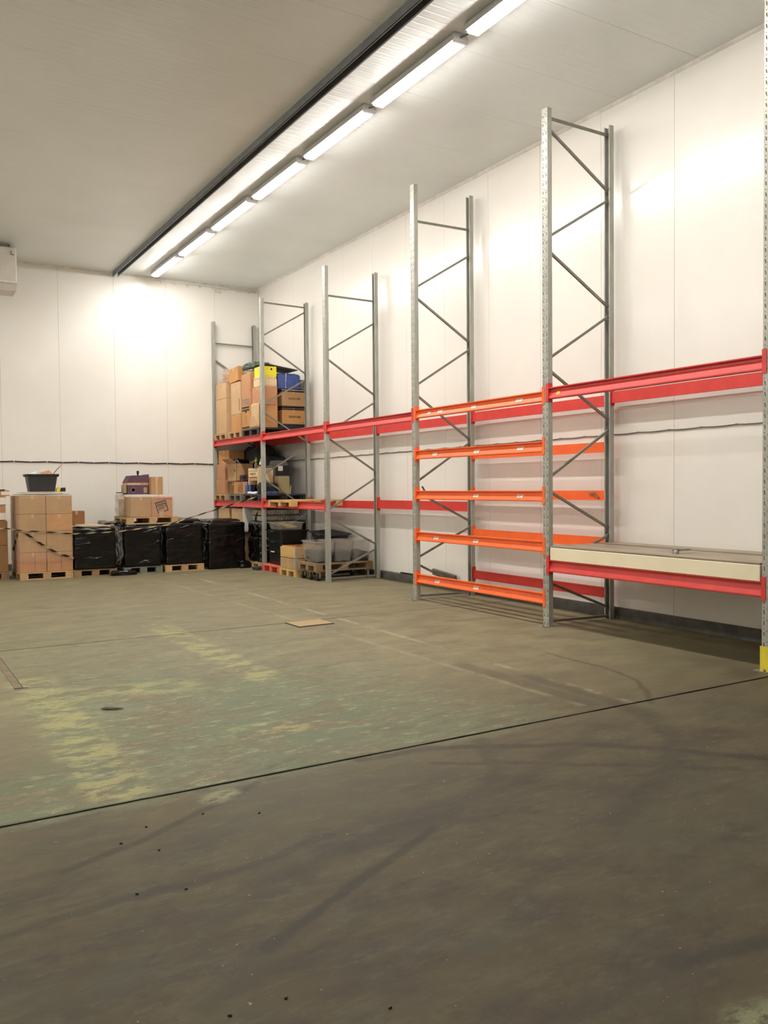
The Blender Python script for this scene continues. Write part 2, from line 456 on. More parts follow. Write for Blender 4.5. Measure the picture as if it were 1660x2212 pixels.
# ------------------------------------------------------------------ mesh helpers
class MB:
    def __init__(self):
        self.v, self.f, self.uv = [], [], None
    def box(self, x0, y0, z0, x1, y1, z1, M=None):
        b = len(self.v)
        pts = [Vector(q) for q in ((x0, y0, z0), (x1, y0, z0), (x1, y1, z0), (x0, y1, z0), (x0, y0, z1), (x1, y0, z1), (x1, y1, z1), (x0, y1, z1))]
        if M is not None:
            pts = [M @ q for q in pts]
        self.v += [tuple(q) for q in pts]
        self.f += [tuple(b + i for i in q) for q in ((0, 3, 2, 1), (4, 5, 6, 7), (0, 1, 5, 4), (1, 2, 6, 5), (2, 3, 7, 6), (3, 0, 4, 7))]
        return self
    def bar(self, a, b, w, h=None, upv=(0, 0, 1)):
        a, b = Vector(a), Vector(b)
        h = h or w
        d = (b - a).normalized()
        u = Vector(upv)
        if abs(d.dot(u)) > 0.98:
            u = Vector((1, 0, 0))
        s = d.cross(u).normalized(); t = s.cross(d)
        M = Matrix(((d.x, s.x, t.x, a.x), (d.y, s.y, t.y, a.y), (d.z, s.z, t.z, a.z), (0, 0, 0, 1)))
        return self.box(0, -w / 2, -h / 2, (b - a).length, w / 2, h / 2, M)
    def prism(self, poly, a, b, axes):
        """poly in 2-D swept from a to b; axes = (u vector, v vector)"""
        n, base = len(poly), len(self.v)
        u, v = Vector(axes[0]), Vector(axes[1])
        for e in (Vector(a), Vector(b)):
            for q in poly:
                self.v.append(tuple(e + u * q[0] + v * q[1]))
        self.f.append(tuple(base + i for i in range(n)))
        self.f.append(tuple(base + n + i for i in reversed(range(n))))
        for i in range(n):
            j = (i + 1) % n
            self.f.append((base + j, base + i, base + n + i, base + n + j))
        return self
    def tube(self, pts, r, n=8, cap=True):
        pts = [Vector(q) for q in pts]
        base = len(self.v)
        for i, q in enumerate(pts):
            d = (pts[min(i + 1, len(pts) - 1)] - pts[max(i - 1, 0)]).normalized()
            s = d.cross(Vector((0, 0, 1)))
            if s.length < 1e-3:
                s = Vector((1, 0, 0))
            s.normalize(); t = s.cross(d)
            rr = r[i] if isinstance(r, (list, tuple)) else r
            for k in range(n):
                a = 2 * PI * k / n
                self.v.append(tuple(q + s * rr * math.cos(a) + t * rr * math.sin(a)))
        for i in range(len(pts) - 1):
            for k in range(n):
                a, b = base + i * n + k, base + i * n + (k + 1) % n
                self.f.append((a, b, b + n, a + n))
        if cap:
            self.f.append(tuple(base + k for k in reversed(range(n))))
            self.f.append(tuple(base + (len(pts) - 1) * n + k for k in range(n)))
        return self
    def lathe(self, prof, n=20, c=(0, 0, 0), axis='Z'):
        base = len(self.v)
        for r, z in prof:
            for k in range(n):
                a = 2 * PI * k / n
                q = (r * math.cos(a), r * math.sin(a), z)
                if axis == 'Y':
                    q = (q[0], q[2], q[1])
                if axis == 'X':
                    q = (q[2], q[0], q[1])
                self.v.append((q[0] + c[0], q[1] + c[1], q[2] + c[2]))
        for i in range(len(prof) - 1):
            for k in range(n):
                a, b = base + i * n + k, base + i * n + (k + 1) % n
                self.f.append((a, b, b + n, a + n))
        self.f.append(tuple(base + k for k in reversed(range(n))))
        self.f.append(tuple(base + (len(prof) - 1) * n + k for k in range(n)))
        return self
    def mesh(self, name):
        me = bpy.data.meshes.new(name)
        me.from_pydata(self.v, [], self.f)
        if self.uv:
            l = me.uv_layers.new()
            for lp in me.loops:
                l.data[lp.index].uv = self.uv[lp.vertex_index]
        bm = bmesh.new(); bm.from_mesh(me)
        bmesh.ops.recalc_face_normals(bm, faces=bm.faces)
        bm.to_mesh(me); bm.free()
        return me

def place(o, parent=None, loc=None, rot=None):
    C.objects.link(o)
    if parent is not None:
        o.parent = parent
    if loc is not None:
        o.location = loc
    if rot is not None:
        o.rotation_euler = rot
    return o

def obj(name, mb, mat, parent=None, loc=None, rot=None, smooth=False, bevel=0.0, seg=1):
    me = mb.mesh(name) if isinstance(mb, MB) else mb
    if mat is not None and not me.materials:
        me.materials.append(mat)
    if bevel:
        bm = bmesh.new(); bm.from_mesh(me)
        bmesh.ops.bevel(bm, geom=[e for e in bm.edges], offset=bevel, segments=seg, affect='EDGES', clamp_overlap=True)
        bm.to_mesh(me); bm.free()
    if smooth:
        for q in me.polygons:
            q.use_smooth = True
    return place(bpy.data.objects.new(name, me), parent, loc, rot)

def share(name, src, parent, loc=None, rot=None):
    return place(bpy.data.objects.new(name, src.data), parent, loc, rot)

def tag(o, label, cat, group=None, kind=None):
    o['label'] = label; o['category'] = cat
    if group: o['group'] = group
    if kind: o['kind'] = kind
    return o

def thing(name, label, cat, loc=(0, 0, 0), rotz=0.0, group=None):
    o = place(bpy.data.objects.new(name, None), None, loc, (0, 0, rotz))
    o.empty_display_size = 0.1
    return tag(o, label, cat, group)

def struct(name, mb, mat, **kw):
    o = obj(name, mb, mat, **kw)
    if o.parent is None:
        o['kind'] = 'structure'
    return o

def copy_tree(o, parent=None):
    c = o.copy(); C.objects.link(c); c.parent = parent
    for ch in o.children:
        copy_tree(ch, c)
    return c

def words(name, text, size, mat, parent, loc, face, turn=0.0, width=None):
    """flat print, 1 mm thick; face '-Y' or '-X' is the side it looks to"""
    cu = bpy.data.curves.new(name, 'FONT')
    cu.body = text
    cu.size = size
    cu.extrude = 0.0005
    cu.align_x, cu.align_y = 'CENTER', 'CENTER'
    cu.resolution_u = 2
    cu.offset = size * .025
    cu.materials.append(mat)
    tmp = bpy.data.objects.new(name, cu)
    C.objects.link(tmp)
    me = bpy.data.meshes.new_from_object(tmp.evaluated_get(bpy.context.evaluated_depsgraph_get()))
    bpy.data.objects.remove(tmp)
    if width:
        w = max(v.co.x for v in me.vertices) - min(v.co.x for v in me.vertices)
        for v in me.vertices:
            v.co.x *= width / w
    R = Matrix.Rotation(-PI / 2 if face == '-X' else 0.0, 4, 'Z') @ Matrix.Rotation(PI / 2, 4, 'X') @ Matrix.Rotation(turn, 4, 'Z')
    o = place(bpy.data.objects.new(name, me), parent)
    o.matrix_basis = Matrix.Translation(loc) @ R
    return o

# ------------------------------------------------------------------ the shell
def jagged_slab(y0, y1):
    """a concrete slab whose joint edges are slightly chipped"""
    mb = MB()
    n = 110
    xs = [X0 + (XW - X0) * i / n for i in range(n + 1)]
    lo = [y0 + (rng.uniform(0, 0.007) if y0 > Y0 else 0) for _ in xs]
    hi = [y1 - (rng.uniform(0, 0.007) if y1 < YB else 0) for _ in xs]
    for z in (0.0, -0.06):
        mb.v += [(x, a, z) for x, a in zip(xs, lo)] + [(x, a, z) for x, a in zip(xs, hi)]
    m = n + 1
    for i in range(n):
        mb.f.append((i, i + 1, m + i + 1, m + i))
        mb.f.append((2 * m + i, i + 2 * m + m, i + 1 + 3 * m, i + 1 + 2 * m))
        mb.f.append((i, 2 * m + i, 2 * m + i + 1, i + 1))
        mb.f.append((m + i, m + i + 1, 3 * m + i + 1, 3 * m + i))
    return mb
floor = struct('floor', MB().box(X0, Y0, -0.15, XW, YB, -0.05), CRACK)
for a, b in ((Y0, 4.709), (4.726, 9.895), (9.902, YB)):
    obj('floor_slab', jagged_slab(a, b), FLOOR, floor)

def panel_wall(name, mat, back, joints, make, gap=0.004):
    w = struct(name, back, JOINT)
    for a, b in zip(joints, joints[1:]):
        obj('wall_panel' if 'wall' in name else 'ceiling_panel', make(a + gap / 2, b - gap / 2), mat, w, bevel=0.0015)
    return w
yj = [Y0] + [5.785 + 1.187 * i for i in range(-9, 12) if Y0 + .1 < 5.785 + 1.187 * i < YB - .1] + [YB]
xj = [X0] + [3.539 + 1.187 * i for i in range(-8, 4) if X0 + .1 < 3.539 + 1.187 * i < XW - .1] + [XW]
cj = [Y0] + [11.36 + 1.19 * i for i in range(-13, 7) if Y0 + .1 < 11.36 + 1.19 * i < YB - .1] + [YB]
panel_wall('wall_right', WALL_R, MB().box(XW + 0.006, Y0, 0, XW + 0.12, YB, ZC + .1), yj, lambda a, b: MB().box(XW, a, 0.0, XW + 0.02, b, ZC + .02))
panel_wall('wall_back', WALL_B, MB().box(X0, YB + 0.006, 0, XW, YB + 0.12, ZC + .1), xj, lambda a, b: MB().box(a, YB, 0.0, b, YB + 0.02, ZC + .02))
panel_wall('wall_left', WALL_X, MB().box(X0 - 0.12, Y0, 0, X0 - 0.006, YB, ZC + .1), yj, lambda a, b: MB().box(X0 - 0.02, a, 0.0, X0, b, ZC + .02))
panel_wall('wall_front', WALL_B, MB().box(X0, Y0 - 0.12, 0, XW, Y0 - 0.006, ZC + .1), xj, lambda a, b: MB().box(a, Y0 - 0.02, 0.0, b, Y0, ZC + .02))
panel_wall('ceiling', CEIL, MB().box(X0, Y0, ZC + 0.006, XW, YB, ZC + 0.12), cj, lambda a, b: MB().box(X0, a, ZC, XW, b, ZC + 0.02))
kerb_prof = [(0, 0), (-0.055, 0), (-0.055, 0.125), (-0.03, 0.14), (0, 0.14)]
kr = struct('baseboard_right', MB(), None)
ky = [Y0] + [i * 1.6 - 3.4 for i in range(0, 15) if i * 1.6 - 3.4 < YB - .2] + [YB]
for a, b in zip(ky, ky[1:]):
    obj('kerb_block', MB().prism(kerb_prof, (XW - .001, a + .002, 0), (XW - .001, b - .002, 0), ((1, 0, 0), (0, 0, 1))), KERB, kr)
struct('baseboard_back', MB().prism(kerb_prof, (X0, YB - .001, 0), (XW - .06, YB - .001, 0), ((0, 1, 0), (0, 0, 1))), KERB)
struct('trim_1', MB().prism([(0, 0), (-0.035, 0), (-0.035, -0.006), (-0.006, -0.035), (0, -0.035)], (XW, Y0, ZC), (XW, YB, ZC), ((1, 0, 0), (0, 0, 1))), TRIM)
struct('trim_2', MB().prism([(0, 0), (-0.035, 0), (-0.035, -0.006), (-0.006, -0.035), (0, -0.035)], (X0, YB, ZC), (XW, YB, ZC), ((0, 1, 0), (0, 0, 1))), TRIM)

# white pipe with clips under the ceiling at the back wall
t = thing('conduit_pipe', 'white conduit pipe clipped along the back wall just under the ceiling', 'pipe', (5.7, YB - .03, 6.50))
obj('pipe', MB().tube([(0, 0, 0.03), (1.2, 0, 0.02), (2.45, 0, 0)], 0.022, 10), WHITE, t, smooth=True)
for i in range(8):
    obj('pipe_clip', MB().box(i * .31 + .1, -.012, -.045, i * .31 + .13, .028, .05), TRIM, t)
obj('junction_box', MB().box(1.42, -.02, -.11, 1.56, .028, -.03), TRIM, t, bevel=.006)

# ------------------------------------------------------------------ ceiling track and lamps
t = thing('ceiling_track', 'long grey steel track channel hung along the ceiling beside the lamps', 'track', (4.76, 7, 6.58))
L0, L1 = Y0 - 7, YB - .07 - 7
obj('track_web', MB().box(-.06, L0, -.012, .06, L1, 0), TRACK, t)
obj('track_flange', MB().box(-.06, L0, -.105, -.054, L1, -.012).box(-.06, L0, -.105, -.04, L1, -.1), TRACK, t)
obj('track_flange', MB().box(.054, L0, -.105, .06, L1, -.012).box(.04, L0, -.105, .06, L1, -.1), TRACK, t)
for i in range(9):
    obj('bolt', MB().lathe([(.014, 0), (.014, .012), (.006, .016)], 8, (-.062, L1 - .9 - i * 2.1, -.05), 'X'), GALV_D, t)

LAMP_Y = [17.35 - 1.965 * k for k in range(8)]
ORD = ('closest to the back wall', 'second from the back wall', 'third from the back wall', 'fourth from the back wall', 'fifth from the back wall', 'sixth from the back wall', 'seventh from the back wall', 'eighth from the back wall', 'ninth from the back wall')
housing_poly = [(-.07, 0), (.07, 0), (.10, -.03), (.10, -.091), (-.10, -.091), (-.10, -.03)]
diff_poly = [(-.08, -.09), (.08, -.09), (.074, -.105), (.055, -.125), (-.055, -.125), (-.074, -.105)]
lamp0 = None
for k, y in enumerate(LAMP_Y):
    lab = 'lit fluorescent batten lamp on the ceiling, ' + ORD[k]
    if lamp0 is None:
        lamp0 = thing('batten_lamp', lab, 'lamp', (5.52, y, ZC), 0, 'batten lamps in a row on the ceiling')
        obj('housing', MB().prism(housing_poly, (0, .0, 0), (0, 1.78, 0), ((1, 0, 0), (0, 0, 1))), HOUSE, lamp0, bevel=.006)
        obj('diffuser', MB().prism(diff_poly, (0, .035, 0), (0, 1.745, 0), ((1, 0, 0), (0, 0, 1))), GLOW, lamp0, bevel=.012)
        for yy in (.015, 1.747):
            obj('end_cap', MB().prism([(-.085, -.09), (.085, -.09), (.075, -.112), (-.075, -.112)], (0, yy, 0), (0, yy + .018, 0), ((1, 0, 0), (0, 0, 1))), HOUSE, lamp0)
        obj('link_cable', MB().tube([(0, 1.78, -.05), (.01, 1.86, -.062), (0, 1.965, -.05)], .012, 8), GREY_M, lamp0)
    else:
        o = copy_tree(lamp0)
        o.location = (5.52, y, ZC); o['label'] = lab
# two more rows over the part of the hall left of the picture (their light throws the fainter bands on the right wall)
for x, ys, row in ((0.55, [4.3 + 1.965 * k for k in range(2)], 'row over the aisle beyond the left edge'), (-3.6, [2.9 + 1.965 * k for k in range(8)], 'row along the far left of the hall')):
    for k, y in enumerate(ys):
        o = copy_tree(lamp0)
        o.location = (x, y, ZC); o['label'] = 'lit batten lamp in the ' + row
        o['group'] = 'batten lamps of the ' + row

# cooler (evaporator) hung at the left by the back wall
t = thing('air_cooler', 'white wall-hung air cooler with fan openings, cut by the left edge', 'cooler', (2.53, 18.3, 5.80))
obj('casing', MB().box(-2.6, 0, .02, 0, .75, .7), COOLER, t, bevel=.012)
obj('drip_tray', MB().prism([(0, 0), (.75, 0), (.65, -.15), (.1, -.15)], (-2.62, 0, .02), (-.0, 0, .02), ((0, 1, 0), (0, 0, 1))), COOLER, t)
obj('tray_lip', MB().box(-2.62, -.02, .0, .012, .77, .035), TRIM, t)
for cx in (-.69, -1.9):
    obj('fan_ring', MB().lathe([(.36, -.012), (.36, .01), (.33, .01), (.33, -.03), (.36, -.03)], 32, (cx, -.01, .33), 'Y'), BLACKP, t)
    obj('fan_opening', MB().lathe([(.32, -.004), (.32, .0), (.02, .0), (.02, -.004)], 28, (cx, -.002, .33), 'Y'), RUBBER, t)
    fb = MB()
    for q in range(5):
        M = Matrix.Translation((cx, -.02, .33)) @ Matrix.Rotation(q * 2 * PI / 5, 4, 'Y') @ Matrix.Rotation(.5, 4, 'X')
        fb.box(-.07, -.004, .05, .07, .004, .29, M)
    obj('fan_blades', fb, DARKP, t)
for cx in (-.12, -2.4):
    obj('hanger', MB().box(cx - .015, .1, .7, cx + .015, .14, .78).box(cx - .06, .08, .70, cx + .06, .16, .712), GREY_M, t)
obj('pipe_stub', MB().tube([(-.1, -.02, .62), (-.1, -.03, .56), (-.05, -.03, .55)], .012, 8), GREY_M, t)

# cables along the walls
def wall_cable(label, pts, r, clips, cable_mat, clip_mat, along):
    t = thing('wall_cable', label, 'cable', pts[0])
    o = Vector(pts[0])
    obj('cable', MB().tube([Vector(q) - o for q in pts], r, 8), cable_mat, t, smooth=True)
    cm = None
    for q in clips:
        d = Vector(q) - o
        if cm is None:
            s = r * 1.25
            cm = obj('cable_clip', MB().box(-.008, -s, -s, .008, s, s) if along == 'X' else MB().box(-s, -.008, -s, s, .008, s), clip_mat, t, d)
        else:
            share('cable_clip', cm, t, d)
pts, clips = [], []
n = 120
for i in range(n + 1):
    x = X0 + .1 + (XW - .3 - X0) * i / n
    z = 2.331 - .0068 * max(0, x - 2.31) - .012 * abs(math.sin((x - X0) * PI / .66))
    pts.append((x, YB - .016, z))
x = X0 + .33
while x < XW - .3:
    clips.append((x, YB - .016, 2.331 - .0068 * max(0, x - 2.31)))
    x += .33
wall_cable('thick dark cable clipped in shallow waves along the back wall', pts, .0135, clips, CABLE, TRIM, 'X')
pts, clips = [], []
for i in range(241):
    y = YB - .05 - 19.0 * i / 240
    zc = 2.325 + .055 * (YB - y) / 14
    pts.append((XW - .009, y, zc - .009 * abs(math.sin(y * PI / .47))))
y = .47 * 2
while y < YB - .1:
    if y > .8:
        clips.append((XW - .009, y, 2.325 + .055 * (YB - y) / 14))
    y += .47
wall_cable('thin grey cable looped clip to clip along the right wall behind the racks', pts, .0065, clips, GREY_M, GREY_M, 'Y')

# ------------------------------------------------------------------ pallet racking
def punched_module():
    """100 mm of upright web with two slanted slots and round holes, as a filled 2-D curve turned into a mesh"""
    cu = bpy.data.curves.new('web_module', 'CURVE')
    cu.dimensions = '2D'; cu.fill_mode = 'BOTH'; cu.extrude = .00125
    def loop(pts):
        s = cu.splines.new('POLY'); s.points.add(len(pts) - 1); s.use_cyclic_u = True
        for q, (a, b) in zip(s.points, pts):
            q.co = (a, b, 0, 1)
    loop([(-.05, 0), (.05, 0), (.05, .1), (-.05, .1)])
    for s in (1, -1):
        loop([(s * .020, .018), (s * .030, .018), (s * .037, .056), (s * .027, .056)])
        loop([(s * .031 + .0055 * math.cos(a), .082 + .0055 * math.sin(a)) for a in [q * PI / 3 for q in range(6)]])
    loop([(.0055 * math.cos(a), .066 + .0055 * math.sin(a)) for a in [q * PI / 3 for q in range(6)]])
    tmp = bpy.data.objects.new('web_module', cu)
    C.objects.link(tmp)
    me = bpy.data.meshes.new_from_object(tmp.evaluated_get(bpy.context.evaluated_depsgraph_get()))
    bpy.data.objects.remove(tmp)
    V = [tuple(v.co) for v in me.vertices]
    F = [tuple(p.vertices) for p in me.polygons]
    return V, F
WV, WF = punched_module()

def upright_mesh(H):
    """C-section: punched web in the plane x = 0 facing -X, flanges to +X; y 0 .. .1"""
    mb = MB()
    nm = int(H / .1)
    for i in range(nm):
        b = len(mb.v)
        mb.v += [(-q[2] + .00125, .05 - q[0], q[1] + i * .1) for q in WV]
        mb.f += [tuple(b + j for j in q) for q in WF]
    if H - nm * .1 > .004:
        mb.box(0, 0, nm * .1, .0025, UW, H)
    mb.box(0.0, -.0012, 0, .068, .0013, H).box(0.0, UW - .0013, 0, .068, UW + .0012, H)
    mb.box(.0655, 0, 0, .068, .018, H).box(.0655, UW - .018, 0, .068, UW, H)
    return mb.mesh('upright')
upr_cache = {}
def upright(H, parent, front):
    key = round(H, 2)
    if key not in upr_cache:
        upr_cache[key] = upright_mesh(H)
        upr_cache[key].materials.append(GALV)
    o = place(bpy.data.objects.new('upright', upr_cache[key]), parent)
    if not front:
        o.location = (DEP, UW, 0); o.rotation_euler = (0, 0, PI)
    return o

FRAMES = {
 1: (5.676, [(5.17, 5.16), (4.78, 4.15), (3.48, 4.04), (3.33, 2.72), (2.02, 2.60), (1.90, 1.28), (.62, 1.16), (.06, .05)]),
 2: (5.672, [(5.59, 5.57), (4.89, 5.48), (4.76, 4.15), (3.46, 4.04), (3.30, 2.70), (2.0, 2.59), (1.89, 1.26), (.62, 1.16), (.52, .1), (.06, .05)]),
 3: (5.682, [(5.16, 5.15), (4.16, 4.75), (4.03, 3.41), (2.70, 3.29), (2.61, 2.0), (1.31, 1.88), (1.17, .64), (.13, .56), (.06, .06)]),
 4: (6.22, [(5.69, 5.70), (4.70, 5.30), (4.56, 3.96), (3.24, 3.85), (3.10, 2.44), (1.79, 2.40), 'bent', (.64, 1.08), (.54, .06), (.06, .04)]),
 5: (6.232, [(6.13, 6.12), (6.01, 5.42), (4.71, 5.31), (4.55, 3.97), (3.25, 3.85), (3.12, 2.55), (1.81, 2.41), (1.65, 1.17), (.67, 1.08), (.53, .15), (.06, .04)]),
 6: (6.232, [(6.13, 6.12), (6.01, 5.42), (4.71, 5.31), (4.55, 3.97), (3.25, 3.85), (3.12, 2.55), (1.81, 2.41), (1.65, 1.17), (.67, 1.08), (.53, .15), (.06, .04)]),
}
FLAB = {
 1: 'grey steel upright frame standing against the back wall',
 2: 'grey steel upright frame at the near end of the loaded bay of cartons',
 3: 'grey steel upright frame beside the clear tubs on the dolly pallet',
 4: 'grey steel upright frame on the left of the orange beams, one brace bent loose',
 5: 'tall grey steel upright frame between the orange beams and the cream bench deck',
 6: 'grey steel upright frame at the right edge, behind the yellow guard',
}
for i, (H, br) in FRAMES.items():
    t = thing('upright_frame', FLAB[i], 'rack frame', (XF, YF[i], 0), 0, 'upright frames of the pallet racking')
    upright(H, t, True); upright(H, t, False)
    for b in br:
        if b == 'bent':
            obj('bent_brace', MB().bar((DEP - .055, .05, 1.16), (.27, .05, 1.53), .026, .03).bar((.27, .05, 1.53), (.14, .045, 1.72), .024, .02), GALV_D, t)['label'] = 'brace torn loose and bent up at its front end'
            continue
        obj('brace', MB().bar((.05, .05, b[0]), (DEP - .05, .05, b[1]), .026, .03), GALV_D, t)
    for x in (.01, DEP - .01):
        s = -1 if x < .5 else 1
        fp = MB().box(x - .085 + .02 * s, -.02, 0, x + .085 + .02 * s, UW + .03, .006)
        f = obj('foot_plate', fp, GALV_D, t)
        obj('anchor_bolt', MB().lathe([(.012, .006), (.012, .02), (.006, .03)], 6, (x + .085 * s, .02, 0)), GALV_D, f)

# beams ---------------------------------------------------------------------------------------
def beam_poly(h):
    # o = outwards (towards the aisle for a front beam), z up from the bottom
    return [(0, .012), (-.008, .010), (-.008, 0), (.036, 0), (.046, .006), (.046, .018), (.012, h - .046), (.010, h - .020), (.040, h - .016), (.044, h - .011), (.044, h), (0, h)]
def rack_beam(label, near, far, front, ztop, h, mat, stickers=(), group=None, hook_mat=None):
    """a step beam between frame `near` (lower y) and frame `far`"""
    y0, y1 = YF[near] + UW + .006, YF[far] - .006
    x = XF + .045 if front else XF + DEP - .045
    s = -1 if front else 1
    t = thing('rack_beam', label, 'rack beam', (x, (y0 + y1) / 2, ztop - h), 0, group)
    L = (y1 - y0) / 2
    obj('profile', MB().prism(beam_poly(h), (0, -L, 0), (0, L, 0), ((s, 0, 0), (0, 0, 1))), mat, t)
    for e in (-1, 1):
        ya, yb = (e * L, e * (L + .0045)) if e > 0 else (-(L + .0045), -L)
        m = MB().box(min(s * -.02, s * .05), ya, -.035, max(s * -.02, s * .05), yb, h + .055)
        # return leg hooked over the punched web
        yo = (e * L - .002, e * (L + .045)) if e > 0 else (-(L + .045), -L + .002)
        m.box(min(s * .0465, s * .051), min(yo), -.03, max(s * .0465, s * .051), max(yo), h + .05)
        obj('end_connector', m, hook_mat or mat, t)
    for yy, w, mt in stickers:
        zc = .062 if h > .1 else .05
        sl = .034 / (h - .064)
        Mt = Matrix.Translation((s * (.046 - sl * (zc - .018)), yy - (y0 + y1) / 2, zc)) @ Matrix.Rotation(-s * math.atan(sl), 4, 'Y')
        q = obj('sticker', MB().box(-.001, -w / 2, -.022, .0035, w / 2, .022, Mt) if s > 0 else MB().box(-.0035, -w / 2, -.022, .001, w / 2, .022, Mt), mt, t)
        if mt is STICKER:
            obj('print_lines', MB().box(-.0042, -w * .38, .006, -.003, w * .4, .014, Mt).box(-.0042, -w * .1, -.008, -.003, w * .4, -.003, Mt), INK_G, q)
    return t
G = 'beams of the pallet racking'
S_, W_ = STICKER, .11
rack_beam('top red front beam between the cream bench frames at the right', 6, 5, True, 2.895, .14, RED, [(7.66, .06, YELLOW_S)], G)
rack_beam('top red rear beam above the cream bench deck, near the wall', 6, 5, False, 2.895, .14, RED, (), G)
rack_beam('red front beam carrying the cream edge of the bench deck', 6, 5, True, .815, .145, RED, (), G)
rack_beam('red rear beam under the back of the bench deck', 6, 5, False, .815, .145, RED, (), G)
rack_beam('uppermost orange front beam with four white stickers', 5, 4, True, 2.862, .128, ORANGE, [(10.42, .08, S_), (10.13, .11, S_), (9.33, .1, S_), (8.38, .12, S_)], G)
rack_beam('red rear beam behind the uppermost orange beam', 5, 4, False, 2.862, .14, RED, (), G)
rack_beam('second orange front beam from the top with three white stickers', 5, 4, True, 2.256, .132, ORANGE, [(10.27, W_, S_), (9.27, W_, S_), (8.36, W_, S_)], G)
rack_beam('second orange rear beam from the top, near the wall', 5, 4, False, 2.268, .13, ORANGE, (), G)
rack_beam('middle orange front beam lying level at eye height', 5, 4, True, 1.654, .132, ORANGE, [(9.29, W_, S_), (8.37, W_, S_)], G)
mb_ = rack_beam('middle orange rear beam with a brown hook near its end', 5, 4, False, 1.645, .125, ORANGE, (), G)
obj('hook', MB().bar((-.012, -1.30, .03), (-.012, -1.22, .09), .012, .03).bar((-.012, -1.22, .09), (-.012, -1.14, .085), .012, .03), TAN_D, mb_)
rack_beam('fourth orange front beam from the top, sloping down to the right', 5, 4, True, 1.036, .132, ORANGE, [(10.25, W_, S_), (9.3, W_, S_)], G)
rack_beam('lowest orange rear beam, above a red one', 5, 4, False, 1.043, .13, ORANGE, (), G)
rack_beam('lowest orange front beam just above the floor', 5, 4, True, .400, .132, ORANGE, [(10.23, W_, S_), (9.3, W_, S_)], G)
rack_beam('low red rear beam behind the lowest orange beam', 5, 4, False, .395, .13, RED, (), G)
rack_beam('top red front beam of the bare bay left of the orange beams', 4, 3, True, 2.845, .14, RED, (), G)
rack_beam('top red rear beam of the bare bay left of the orange beams', 4, 3, False, 2.845, .14, RED, (), G)
rack_beam('lone red rear beam at half height in the bay without a front beam', 4, 3, False, 1.468, .155, RED, (), G)
rack_beam('top red front beam over the bay with the clear tubs', 3, 2, True, 2.845, .14, RED, (), G)
rack_beam('top red rear beam over the bay with the clear tubs', 3, 2, False, 2.845, .14, RED, (), G)
rack_beam('half-height red front beam with a bare pallet hooked on it', 3, 2, True, 1.448, .148, RED, (), G)
rack_beam('half-height red rear beam behind the bare pallet', 3, 2, False, 1.448, .148, RED, (), G)
rack_beam('top red front beam carrying three pallets of cartons', 2, 1, True, 2.845, .14, RED, (), G)
rack_beam('top red rear beam behind the pallets of cartons', 2, 1, False, 2.845, .14, RED, (), G)
rack_beam('half-height red front beam below the jumble of bags and boxes', 2, 1, True, 1.437, .148, RED, (), G)
rack_beam('half-height red rear beam below the jumble of bags and boxes', 2, 1, False, 1.437, .148, RED, (), G)

# bench deck of the right-hand bay
t = thing('bench_deck', 'insulated slab deck with cream front edge lying on red beams', 'bench', (XF - .005, YF[6] + .12, .8155))
Ld = YF[5] - YF[6] - .15
obj('slab', MB().box(0, 0, 0, 1.16, Ld, .152), CREAM, t, bevel=.004)
obj('top_board', MB().box(.004, .004, .158, 1.165, Ld + .02, .172), BOARD, t)
obj('board_edge', MB().box(.012, .01, .152, 1.15, Ld, .158), EDGE, t)
t = thing('pipe_clamp', 'small metal pipe clamp left on the bench deck', 'clamp', (XF + .22, 6.12, .9875), -.5)
obj('body', MB().box(-.03, -.03, 0, .03, .04, .022).lathe([(.022, 0), (.022, .03), (.012, .04)], 12, (.0, -.05, 0)), GALV, t)
obj('bar', MB().bar((-.02, .02, .035), (.2, .06, .04), .03, .022), GALV, t)
obj('screw', MB().lathe([(.012, 0), (.012, .05)], 8, (.05, .02, 0.0)), GALV_D, t)

t = thing('column_guard', 'yellow steel guard plate at the foot of the right-hand frame', 'guard', (XF - .07, 4.675, 0))
obj('guard_plate', MB().box(0, 0, 0, .006, .22, .235).box(0, -.006, 0, .34, 0, .235), GUARD, t)
obj('guard_foot', MB().box(-.0, -.09, 0, .32, -.006, .006).box(.006, 0, 0, .055, .2, .006), GUARD, t)
for x, y in ((.06, -.05), (.26, -.05), (.03, .1)):
    obj('bolt', MB().lathe([(.012, .006), (.012, .016), (.006, .02)], 6, (x, y, 0)), GALV_D, t)

# ------------------------------------------------------------------ pallets
def pallet(label, x0, y0, z0, wx, wy, mat, along='X', boards=5, rotz=0.0, group='wooden pallets', bottom=True, blocks_at=None):
    """along = direction of the top deck boards and bottom boards; x0,y0 near-left corner"""
    t = thing('wooden_pallet', label, 'pallet', (x0 + wx / 2, y0 + wy / 2, z0), rotz, group)
    A, B = (wx, wy) if along == 'X' else (wy, wx)       # A along the boards, B across
    rot = 0 if along == 'X' else PI / 2
    R = Matrix.Rotation(rot, 4, 'Z')
    def part(name, bx):
        obj(name, MB().box(*bx, R), mat, t)
    bw = .145 if boards == 5 else .095
    for i in range(boards):
        c = -B / 2 + bw / 2 + (B - bw) * i / (boards - 1)
        w = bw if i in (0, boards // 2, boards - 1) else bw * .7
        part('deck_board', (-A / 2, c - w / 2, .122, A / 2, c + w / 2, .144))
    for i in (-1, 0, 1):
        c = i * (A / 2 - .07)
        part('stringer_board', (c - .07, -B / 2, .1, c + .07, B / 2, .122))
        for j in (-1, 0, 1):
            d = j * (B / 2 - .05)
            part('block', (c - .07, d - .05, .022, c + .07, d + .05, .1))
    if bottom:
        for j in (-1, 0, 1):
            d = j * (B / 2 - .05)
            part('bottom_board', (-A / 2, d - .05, 0, A / 2, d + .05, .022))
    return t

